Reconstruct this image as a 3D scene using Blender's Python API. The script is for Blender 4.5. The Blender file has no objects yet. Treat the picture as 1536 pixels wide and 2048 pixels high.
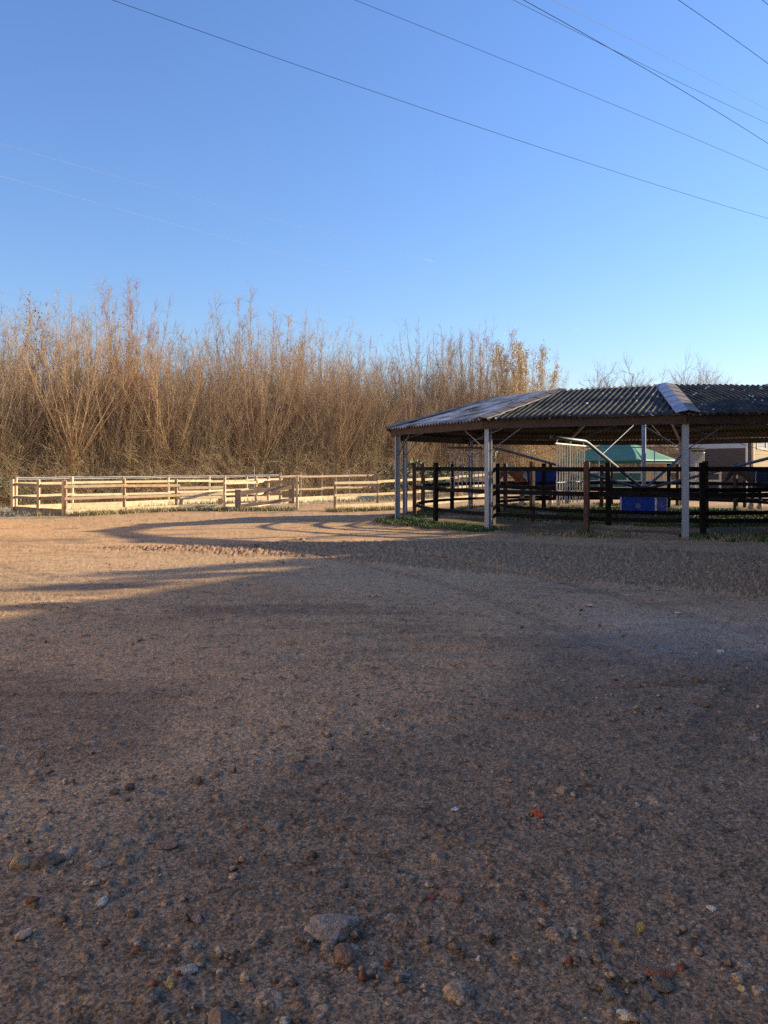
import bpy, bmesh, math, random
import numpy as np
from mathutils import Vector, Matrix, Quaternion

SC = bpy.context.scene
COL = SC.collection
PI = math.pi
R = math.radians
EYE = 1.55
F = 1540.0          # focal length in photo pixels, used only to turn site measurements into metres

def at(px, d):
    """lateral offset of a bearing read from the survey picture, at distance d"""
    return ((px - 768.0) / F * d, d)

# ------------------------------------------------------------------ noise (numpy)
def _hash(ix, iy, seed):
    h = (ix.astype(np.int64) * 374761393 + iy.astype(np.int64) * 668265263 + seed * 1442695041) & 0xFFFFFFFF
    h = ((h ^ (h >> 13)) * 1274126177) & 0xFFFFFFFF
    h = ((h ^ (h >> 16)) * 2246822519) & 0xFFFFFFFF
    h = h ^ (h >> 15)
    return (h & 0xFFFFFF) / float(0x1000000)

def vnoise(x, y, seed=0):
    x = np.asarray(x, float); y = np.asarray(y, float)
    ix = np.floor(x); iy = np.floor(y)
    fx = x - ix; fy = y - iy
    fx = fx * fx * (3 - 2 * fx); fy = fy * fy * (3 - 2 * fy)
    a = _hash(ix, iy, seed); b = _hash(ix + 1, iy, seed)
    c = _hash(ix, iy + 1, seed); d = _hash(ix + 1, iy + 1, seed)
    return (a * (1 - fx) + b * fx) * (1 - fy) + (c * (1 - fx) + d * fx) * fy

def fbm(x, y, seed, octv=3):
    s = 0; a = .5
    for k in range(octv):
        s = s + a * vnoise(x * 2 ** k, y * 2 ** k, seed + 17 * k); a *= .5
    return s / (1 - .5 ** octv)

def pebble_field(x, y, cell, prob, rmin, rmax, seed):
    """embedded stones: height above the dirt and a random id of the stone under each point"""
    gx = np.floor(x / cell); gy = np.floor(y / cell)
    best = np.zeros_like(x); bid = np.zeros_like(x)
    for dx in (-1, 0, 1):
        for dy in (-1, 0, 1):
            cx = gx + dx; cy = gy + dy
            on = _hash(cx, cy, seed) < prob
            px = (cx + .15 + .7 * _hash(cx, cy, seed + 1)) * cell
            py = (cy + .15 + .7 * _hash(cx, cy, seed + 2)) * cell
            rr = rmin + (rmax - rmin) * _hash(cx, cy, seed + 3) ** 2
            an = _hash(cx, cy, seed + 4) * PI; el = .6 + .4 * _hash(cx, cy, seed + 5)
            u = (x - px) * np.cos(an) + (y - py) * np.sin(an)
            v = (-(x - px) * np.sin(an) + (y - py) * np.cos(an)) / el
            # slightly angular stone outline
            q = (np.abs(u) ** 2.6 + np.abs(v) ** 2.6) / rr ** 2.6
            h = np.where(on & (q < 1), rr * .62 * np.sqrt(np.clip(1 - q, 0, 1)) * (.5 + .7 * _hash(cx, cy, seed + 6)), 0)
            m = h > best
            best = np.where(m, h, best); bid = np.where(m, _hash(cx, cy, seed + 7), bid)
    return best, bid

def sstep(t):
    t = np.clip(t, 0, 1); return t * t * (3 - 2 * t)

def ground_base(x, y):
    """the lie of the land: level yard falling a little towards the pens on the left"""
    x = np.asarray(x, float); y = np.asarray(y, float)
    lift = 1 - .75 * sstep((9.6 - np.hypot(x - 8.4, y - 24.9)) / 1.6)
    return -.30 * sstep((y - 15) / 13) * sstep((7 - x) / 8) * lift + .05 * (vnoise(x / 3.1, y / 3.1, 5) - .5) * sstep(y / 4)

def gz(x, y):
    return float(ground_base(x, y))

# ------------------------------------------------------------------ tagging and building
def tag(o, label=None, cat=None, group=None, kind=None):
    if label: o['label'] = label
    if cat: o['category'] = cat
    if group: o['group'] = group
    if kind: o['kind'] = kind
    return o

def thing(name, loc, label, cat, group=None):
    o = bpy.data.objects.new(name, None); COL.objects.link(o)
    o.location = loc; o.empty_display_size = .2
    return tag(o, label, cat, group)

class MB:
    """collects boxes, bars and tubes in world space, then links them as ONE mesh"""
    def __init__(self): self.v = []; self.f = []
    def quad_prism(self, corners0, corners1):
        n = len(self.v); k = len(corners0)
        self.v += [tuple(c) for c in corners0] + [tuple(c) for c in corners1]
        self.f.append(tuple(n + i for i in reversed(range(k))))
        self.f.append(tuple(n + k + i for i in range(k)))
        for i in range(k):
            j = (i + 1) % k
            self.f.append((n + i, n + j, n + k + j, n + k + i))
        return self
    def bar(self, a, b, w, h, up=(0, 0, 1), w2=None, h2=None):
        """rectangular bar from a to b; w across, h along 'up'"""
        a = Vector(a); b = Vector(b); d = (b - a).normalized(); up = Vector(up)
        s = d.cross(up)
        if s.length < 1e-4: s = d.cross(Vector((1, 0, 0)))
        s.normalize(); u = s.cross(d).normalized()
        w2 = w if w2 is None else w2; h2 = h if h2 is None else h2
        def ring(p, w, h): return [p - s * w / 2 - u * h / 2, p + s * w / 2 - u * h / 2, p + s * w / 2 + u * h / 2, p - s * w / 2 + u * h / 2]
        return self.quad_prism(ring(a, w, h), ring(b, w2, h2))
    def box(self, x0, y0, z0, x1, y1, z1):
        return self.quad_prism([(x0, y0, z0), (x1, y0, z0), (x1, y1, z0), (x0, y1, z0)], [(x0, y0, z1), (x1, y0, z1), (x1, y1, z1), (x0, y1, z1)])
    def tube(self, pts, rad, n=8, cap=True):
        pts = [Vector(p) for p in pts]; rads = rad if isinstance(rad, (list, tuple)) else [rad] * len(pts)
        base = len(self.v); prev = None
        for i, p in enumerate(pts):
            d = (pts[min(i + 1, len(pts) - 1)] - pts[max(i - 1, 0)]).normalized()
            s = d.cross(Vector((0, 0, 1)))
            if s.length < 1e-3: s = d.cross(Vector((1, 0, 0))) if prev is None else prev
            s.normalize(); prev = s; u = s.cross(d).normalized()
            for k in range(n):
                a = 2 * PI * k / n
                self.v.append(tuple(p + (s * math.cos(a) + u * math.sin(a)) * rads[i]))
        for i in range(len(pts) - 1):
            for k in range(n):
                j = (k + 1) % n
                self.f.append((base + i * n + k, base + i * n + j, base + (i + 1) * n + j, base + (i + 1) * n + k))
        if cap:
            self.f.append(tuple(base + k for k in reversed(range(n))))
            self.f.append(tuple(base + (len(pts) - 1) * n + k for k in range(n)))
        return self
    def build(self, name, mat, parent=None, smooth=False, bevel=0, origin=None):
        me = bpy.data.meshes.new(name)
        o0 = Vector((0, 0, 0))
        if parent is not None:
            q = parent
            while q is not None: o0 = o0 + Vector(q.location); q = q.parent
        elif origin is not None: o0 = Vector(origin)
        me.from_pydata([(v[0] - o0.x, v[1] - o0.y, v[2] - o0.z) for v in self.v], [], self.f)
        me.materials.append(mat)
        o = bpy.data.objects.new(name, me); COL.objects.link(o)
        if parent is not None: o.parent = parent
        elif origin is not None: o.location = o0
        bm = bmesh.new(); bm.from_mesh(me)
        bmesh.ops.recalc_face_normals(bm, faces=bm.faces)
        if bevel: bmesh.ops.bevel(bm, geom=list(bm.edges), offset=bevel, segments=1, affect='EDGES', clamp_overlap=True)
        bm.to_mesh(me); bm.free()
        if smooth:
            me.polygons.foreach_set('use_smooth', [True] * len(me.polygons))
        me.update()
        return o

def np_mesh(name, verts, faces, mat, parent=None, smooth=False, colors=None, mats=None, midx=None):
    """fast mesh from arrays; faces (n,3) or (n,4)"""
    me = bpy.data.meshes.new(name)
    verts = np.ascontiguousarray(verts, np.float32); faces = np.ascontiguousarray(faces, np.int32)
    me.vertices.add(len(verts)); me.vertices.foreach_set('co', verts.ravel())
    n, k = faces.shape
    me.loops.add(n * k); me.loops.foreach_set('vertex_index', faces.ravel())
    me.polygons.add(n); me.polygons.foreach_set('loop_start', np.arange(0, n * k, k, dtype=np.int32))
    if smooth: me.polygons.foreach_set('use_smooth', np.ones(n, bool))
    if colors is not None:
        a = me.color_attributes.new('col', 'FLOAT_COLOR', 'POINT')
        a.data.foreach_set('color', np.ascontiguousarray(colors, np.float32).ravel())
    for m in (mats or [mat]): me.materials.append(m)
    if midx is not None: me.polygons.foreach_set('material_index', np.ascontiguousarray(midx, np.int32))
    me.update(calc_edges=True); me.validate()
    o = bpy.data.objects.new(name, me); COL.objects.link(o)
    if parent is not None: o.parent = parent
    return o

def seg_mesh(segs, sides=3):
    """segs: (n,8) p0 p1 r0 r1 -> verts, quad faces of thin prisms"""
    segs = np.asarray(segs, float)
    p0 = segs[:, 0:3]; p1 = segs[:, 3:6]; r0 = segs[:, 6]; r1 = segs[:, 7]
    d = p1 - p0; d /= np.linalg.norm(d, axis=1, keepdims=True) + 1e-9
    ref = np.where(np.abs(d[:, 2:3]) > .8, np.array([[1., 0, 0]]), np.array([[0, 0, 1.]]))
    s = np.cross(d, ref); s /= np.linalg.norm(s, axis=1, keepdims=True) + 1e-9
    u = np.cross(s, d)
    n = len(segs); V = np.zeros((n, 2 * sides, 3))
    for k in range(sides):
        a = 2 * PI * k / sides
        o = s * math.cos(a) + u * math.sin(a)
        V[:, k] = p0 + o * r0[:, None]; V[:, sides + k] = p1 + o * r1[:, None]
    base = (np.arange(n) * 2 * sides)[:, None]
    Fs = []
    for k in range(sides):
        j = (k + 1) % sides
        Fs.append(np.concatenate([base + k, base + j, base + sides + j, base + sides + k], axis=1))
    return V.reshape(-1, 3), np.concatenate(Fs)

def leaf_mesh(pts, size, rng, droop=0.3):
    """little folded leaf quads at pts"""
    n = len(pts); pts = np.asarray(pts, float)
    a = rng.normal(size=(n, 3)); a /= np.linalg.norm(a, axis=1, keepdims=True)
    b = rng.normal(size=(n, 3)); b -= a * (a * b).sum(1, keepdims=True); b /= np.linalg.norm(b, axis=1, keepdims=True)
    s = size * (.6 + .8 * rng.random(n))[:, None]
    V = np.stack([pts, pts + a * s * .5 + b * s * .35, pts + a * s, pts + a * s * .5 - b * s * .35], axis=1).reshape(-1, 3)
    Fa = np.arange(n * 4).reshape(n, 4)
    return V, Fa

# ------------------------------------------------------------------ materials
def mat(name, c1, c2=None, scale=6.0, rough=.8, bump=.0, bscale=None, metallic=0, spec=.5, detail=6, rnd=None, stretch=None, lo=.35, hi=.65):
    m = bpy.data.materials.new(name); m.use_nodes = True
    nt = m.node_tree; N = nt.nodes; L = nt.links
    b = N['Principled BSDF']
    b.inputs['Roughness'].default_value = rough; b.inputs['Metallic'].default_value = metallic
    b.inputs['Specular IOR Level'].default_value = spec
    tc = N.new('ShaderNodeTexCoord'); src = tc.outputs['Object']
    if stretch:
        mp = N.new('ShaderNodeMapping'); mp.inputs['Scale'].default_value = stretch
        L.new(src, mp.inputs['Vector']); src = mp.outputs['Vector']
    if c2 is None: c2 = tuple(c * .75 for c in c1)
    no = N.new('ShaderNodeTexNoise'); no.inputs['Scale'].default_value = scale; no.inputs['Detail'].default_value = detail
    no.inputs['Roughness'].default_value = .65
    L.new(src, no.inputs['Vector'])
    cr = N.new('ShaderNodeValToRGB'); cr.color_ramp.elements[0].position = lo; cr.color_ramp.elements[1].position = hi
    cr.color_ramp.elements[0].color = (*c2, 1); cr.color_ramp.elements[1].color = (*c1, 1)
    L.new(no.outputs['Fac'], cr.inputs['Fac']); out = cr.outputs['Color']
    if rnd:
        oi = N.new('ShaderNodeObjectInfo'); r2 = N.new('ShaderNodeValToRGB')
        els = r2.color_ramp.elements
        for i, c in enumerate(rnd):
            e = els[i] if i < 2 else els.new(i / (len(rnd) - 1))
            e.position = i / (len(rnd) - 1); e.color = (*c, 1)
        L.new(oi.outputs['Random'], r2.inputs['Fac'])
        mx = N.new('ShaderNodeMix'); mx.data_type = 'RGBA'; mx.blend_type = 'MULTIPLY'; mx.inputs[0].default_value = 1
        L.new(out, mx.inputs[6]); L.new(r2.outputs['Color'], mx.inputs[7]); out = mx.outputs[2]
    L.new(out, b.inputs['Base Color'])
    if bump:
        n2 = N.new('ShaderNodeTexNoise'); n2.inputs['Scale'].default_value = bscale or scale * 4; n2.inputs['Detail'].default_value = 5
        L.new(src, n2.inputs['Vector'])
        bp = N.new('ShaderNodeBump'); bp.inputs['Strength'].default_value = bump; bp.inputs['Distance'].default_value = .02
        L.new(n2.outputs['Fac'], bp.inputs['Height']); L.new(bp.outputs['Normal'], b.inputs['Normal'])
    return m

M = {}
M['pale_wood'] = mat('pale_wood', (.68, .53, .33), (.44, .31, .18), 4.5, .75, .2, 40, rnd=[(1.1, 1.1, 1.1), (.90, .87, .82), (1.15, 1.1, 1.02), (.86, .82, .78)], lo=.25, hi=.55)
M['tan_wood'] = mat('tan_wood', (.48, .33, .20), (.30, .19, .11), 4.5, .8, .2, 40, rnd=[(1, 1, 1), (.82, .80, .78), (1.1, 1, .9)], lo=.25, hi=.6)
M['shaded_brown_wood'] = mat('shaded_brown_wood', (.36, .25, .17), (.25, .17, .11), 3.5, .8, .15, 40)  # fence wood darkened for the shade on sides facing away from the sun
M['black_wood'] = mat('black_wood', (.013, .011, .010), (.006, .005, .005), 5, .85, .3, 30, spec=.2)
M['red_black_wood'] = mat('red_black_wood', (.12, .045, .024), (.022, .012, .009), 3, .7, .3, 30)
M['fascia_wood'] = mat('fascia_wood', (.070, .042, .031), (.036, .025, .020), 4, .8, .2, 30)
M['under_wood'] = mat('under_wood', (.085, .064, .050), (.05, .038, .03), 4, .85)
M['steel'] = mat('galvanised_steel', (.34, .37, .42), (.27, .30, .34), 2.5, .65)
M['bar_steel'] = mat('bar_steel', (.72, .69, .62), (.55, .52, .46), 9, .6)
M['dark_steel'] = mat('dark_steel', (.15, .16, .18), (.08, .09, .10), 9, .5, 0, metallic=.4)
M['blue_metal'] = mat('blue_metal', (.003, .060, .45), (.002, .050, .38), 3, .6, spec=.25)
M['white_trim'] = mat('white_trim', (.72, .72, .70), (.6, .6, .58), 5, .5)
M['emblem'] = mat('emblem', (.16, .19, .34), (.10, .12, .28), 14, .5)
M['tape'] = mat('tape', (.85, .84, .80), (.75, .73, .70), 5, .6)
M['bark'] = mat('bark', (.62, .45, .26), (.44, .31, .17), 4, .8, rnd=[(1, .95, .8), (.75, .72, .72), (1.1, .92, .68), (.85, .82, .75)])
M['twig'] = mat('twig', (.56, .405, .25), (.40, .288, .18), 1.2, .8, rnd=[(1, .9, .8), (.8, .7, .72), (1.1, 1, .8), (.95, .8, .78)])
M['far_twig'] = mat('far_twig', (.50, .39, .33), (.36, .27, .23), 1, .8)
M['orange_bark'] = mat('orange_bark', (.60, .33, .08), (.42, .22, .06), 4, .7)
M['orange_twig'] = mat('orange_twig', (.50, .25, .13), (.36, .17, .10), 2, .7)
M['leaf_rust'] = mat('leaf_rust', (.38, .24, .11), (.24, .15, .07), 3, .7)
M['leaf_dark'] = mat('leaf_dark', (.12, .075, .075), (.06, .045, .055), 3, .7)
M['leaf_yellow'] = mat('leaf_yellow', (.80, .68, .40), (.62, .50, .28), 2, .7)
M['leaf_orange'] = mat('leaf_orange', (.52, .26, .09), (.30, .15, .06), 1.2, .8)
M['leaf_green'] = mat('leaf_green', (.10, .14, .05), (.045, .075, .03), 2.5, .5)
M['grass'] = mat('grass', (.095, .15, .035), (.05, .085, .024), 1.3, .7)
M['dry_grass'] = mat('dry_grass', (.36, .28, .14), (.20, .17, .07), 1.0, .8)
M['brush'] = mat('brush', (.58, .415, .23), (.39, .275, .15), .7, .85)
M['brush_dark'] = mat('brush_dark', (.44, .29, .16), (.28, .18, .105), .5, .85)
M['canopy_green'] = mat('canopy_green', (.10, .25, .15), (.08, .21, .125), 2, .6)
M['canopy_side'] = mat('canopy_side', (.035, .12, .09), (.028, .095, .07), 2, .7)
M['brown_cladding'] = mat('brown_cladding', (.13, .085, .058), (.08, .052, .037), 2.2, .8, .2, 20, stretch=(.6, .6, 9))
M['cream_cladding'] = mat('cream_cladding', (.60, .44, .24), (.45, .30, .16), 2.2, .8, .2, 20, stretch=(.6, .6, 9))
M['white_board'] = mat('white_board', (.58, .56, .53), (.48, .46, .44), 2, .6)
M['glass'] = mat('glass', (.30, .34, .34), (.2, .24, .24), 2, .12)
M['barn_wall'] = mat('barn_wall', (.30, .20, .13), (.2, .13, .085), 2, .85)
M['cream_render'] = mat('cream_render', (.70, .55, .38), (.62, .48, .32), 1.5, .9)
M['barn_roof'] = mat('barn_roof', (.10, .10, .10), (.06, .06, .06), 2, .8)
M['wire'] = mat('wire', (.045, .045, .06), (.03, .03, .04), 2, 1.0, spec=0)
M['pale_wire'] = mat('pale_wire', (.47, .53, .65), (.44, .50, .62), 2, 1.0, spec=0)
M['rug'] = mat('rug', (.022, .032, .16), (.012, .018, .10), 4, .8)
M['rug_dark'] = mat('rug_dark', (.016, .018, .048), (.010, .012, .03), 4, .8)
M['hoof'] = mat('hoof', (.10, .08, .06), (.05, .04, .03), 8, .6)
M['hair_white'] = mat('hair_white', (.70, .64, .54), (.5, .45, .36), 8, .8)
M['hair_dark'] = mat('hair_dark', (.03, .022, .018), (.015, .012, .01), 8, .7)
M['horse_pied'] = mat('horse_pied', (.66, .60, .52), (.26, .09, .03), 1.6, .7, detail=1, lo=.49, hi=.51)
M['horse_dark'] = mat('horse_dark', (.06, .035, .022), (.03, .02, .014), 3, .6)
M['sheet'] = mat('roof_sheet', (.155, .155, .16), (.05, .05, .052), 2.2, .42, .25, 25)
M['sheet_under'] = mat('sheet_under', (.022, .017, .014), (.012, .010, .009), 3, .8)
M['cap'] = mat('ridge_cap', (.24, .165, .11), (.12, .085, .06), 5, .6, .25, 25)

def roof_material(name='corrugated_sheet', frost=0.0):
    """weathered fibre-cement sheet: dark, lichen on the crests, pale scabs where the skin has peeled"""
    m = bpy.data.materials.new(name); m.use_nodes = True
    N = m.node_tree.nodes; L = m.node_tree.links; b = N['Principled BSDF']
    b.inputs['Roughness'].default_value = .8; b.inputs['Specular IOR Level'].default_value = .2
    tc = N.new('ShaderNodeTexCoord')
    n1 = N.new('ShaderNodeTexNoise'); n1.inputs['Scale'].default_value = 3; n1.inputs['Detail'].default_value = 8
    L.new(tc.outputs['Object'], n1.inputs['Vector'])
    r1 = N.new('ShaderNodeValToRGB'); e = r1.color_ramp.elements
    e[0].position = .34; e[0].color = (.018, .016, .015, 1); e[1].position = .66; e[1].color = (.095, .075, .055, 1)
    L.new(n1.outputs['Fac'], r1.inputs['Fac'])
    n2 = N.new('ShaderNodeTexNoise'); n2.inputs['Scale'].default_value = 5.5; n2.inputs['Detail'].default_value = 3
    L.new(tc.outputs['Object'], n2.inputs['Vector'])
    r2 = N.new('ShaderNodeValToRGB'); e = r2.color_ramp.elements
    e[0].position = .655; e[0].color = (0, 0, 0, 1); e[1].position = .70; e[1].color = (1, 1, 1, 1)
    L.new(n2.outputs['Fac'], r2.inputs['Fac'])
    mx = N.new('ShaderNodeMix'); mx.data_type = 'RGBA'
    L.new(r2.outputs['Color'], mx.inputs[0]); L.new(r1.outputs['Color'], mx.inputs[6]); mx.inputs[7].default_value = (.62, .62, .62, 1)
    out = mx.outputs[2]
    if frost:                                   # hoar frost still lying on the slope that faces away from the sun
        n4 = N.new('ShaderNodeTexNoise'); n4.inputs['Scale'].default_value = 1.6; n4.inputs['Detail'].default_value = 7
        L.new(tc.outputs['Object'], n4.inputs['Vector'])
        mr = N.new('ShaderNodeMapRange'); mr.inputs[1].default_value = .34; mr.inputs[2].default_value = .62; mr.inputs[4].default_value = frost
        L.new(n4.outputs['Fac'], mr.inputs[0])
        mf = N.new('ShaderNodeMix'); mf.data_type = 'RGBA'; L.new(mr.outputs[0], mf.inputs[0]); L.new(out, mf.inputs[6]); mf.inputs[7].default_value = (.58, .60, .66, 1)
        out = mf.outputs[2]
    L.new(out, b.inputs['Base Color'])
    n3 = N.new('ShaderNodeTexNoise'); n3.inputs['Scale'].default_value = 45
    L.new(tc.outputs['Object'], n3.inputs['Vector'])
    bp = N.new('ShaderNodeBump'); bp.inputs['Strength'].default_value = .3; bp.inputs['Distance'].default_value = .01
    L.new(n3.outputs['Fac'], bp.inputs['Height']); L.new(bp.outputs['Normal'], b.inputs['Normal'])
    return m
M['sheet'] = roof_material()
M['frosted'] = roof_material('frosted_sheet', .62)
M['frost_cap'] = mat('frosted_cap', (.42, .44, .52), (.24, .24, .27), 7, .7, .25, 25)

def ground_material():
    m = bpy.data.materials.new('yard_dirt'); m.use_nodes = True
    N = m.node_tree.nodes; L = m.node_tree.links; b = N['Principled BSDF']
    at_ = N.new('ShaderNodeAttribute'); at_.attribute_name = 'col'
    geo = N.new('ShaderNodeNewGeometry')
    n1 = N.new('ShaderNodeTexNoise'); n1.inputs['Scale'].default_value = 38; n1.inputs['Detail'].default_value = 8; n1.inputs['Roughness'].default_value = .75
    L.new(geo.outputs['Position'], n1.inputs['Vector'])
    r1 = N.new('ShaderNodeValToRGB'); e = r1.color_ramp.elements
    e[0].position = .3; e[0].color = (.62, .60, .58, 1); e[1].position = .72; e[1].color = (1.32, 1.32, 1.32, 1)
    L.new(n1.outputs['Fac'], r1.inputs['Fac'])
    mx = N.new('ShaderNodeMix'); mx.data_type = 'RGBA'; mx.blend_type = 'MULTIPLY'; mx.inputs[0].default_value = 1
    L.new(at_.outputs['Color'], mx.inputs[6]); L.new(r1.outputs['Color'], mx.inputs[7])
    out = mx.outputs[2]
    def mult(fac, lo, hi, a, bcol, prev):
        r = N.new('ShaderNodeValToRGB'); e = r.color_ramp.elements
        e[0].position = lo; e[0].color = (*a, 1); e[1].position = hi; e[1].color = (*bcol, 1)
        L.new(fac, r.inputs['Fac'])
        q = N.new('ShaderNodeMix'); q.data_type = 'RGBA'; q.blend_type = 'MULTIPLY'; q.inputs[0].default_value = 1
        L.new(prev, q.inputs[6]); L.new(r.outputs['Color'], q.inputs[7]); return q.outputs[2]
    for sc_, lo_, hi_ in ((95, .62, 1.42), (230, .70, 1.32)):      # grains of grit, each its own tone
        vo = N.new('ShaderNodeTexVoronoi'); vo.inputs['Scale'].default_value = sc_; vo.inputs['Randomness'].default_value = 1
        L.new(geo.outputs['Position'], vo.inputs['Vector'])
        sx = N.new('ShaderNodeSeparateColor'); L.new(vo.outputs['Color'], sx.inputs[0])
        out = mult(sx.outputs[0], .1, .95, (lo_,) * 3, (hi_,) * 3, out)
    fl = N.new('ShaderNodeTexNoise'); fl.inputs['Scale'].default_value = 8; fl.inputs['Detail'].default_value = 9; fl.inputs['Roughness'].default_value = .78
    L.new(geo.outputs['Position'], fl.inputs['Vector'])
    out = mult(fl.outputs['Fac'], .560, .598, (1, 1, 1), (.52, .50, .48), out)      # damp crumbs
    f2 = N.new('ShaderNodeTexNoise'); f2.inputs['Scale'].default_value = 21; f2.inputs['Detail'].default_value = 8; f2.inputs['Roughness'].default_value = .75
    L.new(geo.outputs['Position'], f2.inputs['Vector'])
    out = mult(f2.outputs['Fac'], .60, .63, (1, 1, 1), (.58, .56, .54), out)
    f3 = N.new('ShaderNodeTexNoise'); f3.inputs['Scale'].default_value = 55; f3.inputs['Detail'].default_value = 4
    L.new(geo.outputs['Position'], f3.inputs['Vector'])
    out = mult(f3.outputs['Fac'], .70, .72, (1, 1, 1), (2.0, 1.95, 1.85), out)      # pale chips
    L.new(out, b.inputs['Base Color'])
    mr = N.new('ShaderNodeMapRange'); mr.inputs[3].default_value = .95; mr.inputs[4].default_value = .55
    L.new(at_.outputs['Alpha'], mr.inputs[0]); L.new(mr.outputs[0], b.inputs['Roughness'])
    b.inputs['Specular IOR Level'].default_value = .16
    n2 = N.new('ShaderNodeTexNoise'); n2.inputs['Scale'].default_value = 120; n2.inputs['Detail'].default_value = 6
    L.new(geo.outputs['Position'], n2.inputs['Vector'])
    bp = N.new('ShaderNodeBump'); bp.inputs['Strength'].default_value = .22; bp.inputs['Distance'].default_value = .008
    L.new(n2.outputs['Fac'], bp.inputs['Height']); L.new(bp.outputs['Normal'], b.inputs['Normal'])
    return m
M['ground'] = ground_material()
M['hill'] = mat('hill_earth', (.30, .18, .095), (.17, .105, .06), .5, .95, .4, 6)
# ------------------------------------------------------------------ the ground, one sheet
WC = (8.4, 24.9)                      # middle of the horse walker

def loose_band(x, y):
    near = np.interp(x, [-8, -5.5, -3.5, -.6, 1.67, 4.7, 8], [14.9, 14.7, 13.9, 13.0, 11.1, 9.3, 7.5])
    far = np.interp(x, [-8, -5.5, -3.7, -.7, 2.5, 6.8, 10], [14.95, 15.15, 15.7, 16.5, 16.6, 13.6, 11.5])
    w = .5 * (vnoise(x * 1.7, y * 1.7, 31) - .5)
    return sstep((y - near + w) / .35 + .3) * sstep((far - y + w) / .8 + .3)

def stone_drifts(x, y):
    """places where stones have been washed or raked together"""
    m = np.zeros_like(x)
    for cx, cy, r in ((-1.22, 3.03, .40), (-1.0, 2.78, .22), (-.12, 2.52, .26), (-.42, 2.30, .26), (-.75, 2.42, .20), (.80, 2.35, .42), (.12, 3.2, .28),
                      (1.0, 3.6, .5), (-1.9, 4.3, .45), (.55, 2.75, .25), (2.4, 5.4, .8), (-.9, 3.9, .3), (1.5, 8.6, .9), (-2.4, 6.6, .6), (.1, 2.3, .2)):
        m = np.maximum(m, np.exp(-(((x - cx) / (r * 1.25)) ** 2 + ((y - cy) / r) ** 2)))
    return m

TRACKS = ((1.5, 19.5, 10.6), (1.5, 19.5, 12.2), (-15, 3.5, 17.2), (-15, 3.5, 18.8), (14, -3, 12.6), (14, -3, 14.2), (-4, 34, 16.5), (-4, 34, 18.0))
def tyre_tracks(x, y):
    """shallow worn wheel tracks curving through the yard"""
    rut = np.zeros_like(x); tread = np.zeros_like(x)
    for i, (cx, cy, r) in enumerate(TRACKS):
        d = np.hypot(x - cx, y - cy) - r + .10 * (vnoise(x * .5, y * .5, 600 + i // 2) - .5)
        a = np.arctan2(y - cy, x - cx)
        on = sstep((vnoise(a * 3.2 + i // 2 * 9.1, a * 0 + i // 2, 610) - .30) / .25)
        w = on * (1 - sstep((np.abs(d) - .09) / .06))
        rut = np.maximum(rut, w); tread = np.maximum(tread, w * (np.sin(a * r / .045 + np.sign(d) * 1.2 + np.abs(d) * 14) > .1))
    return rut, tread

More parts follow.
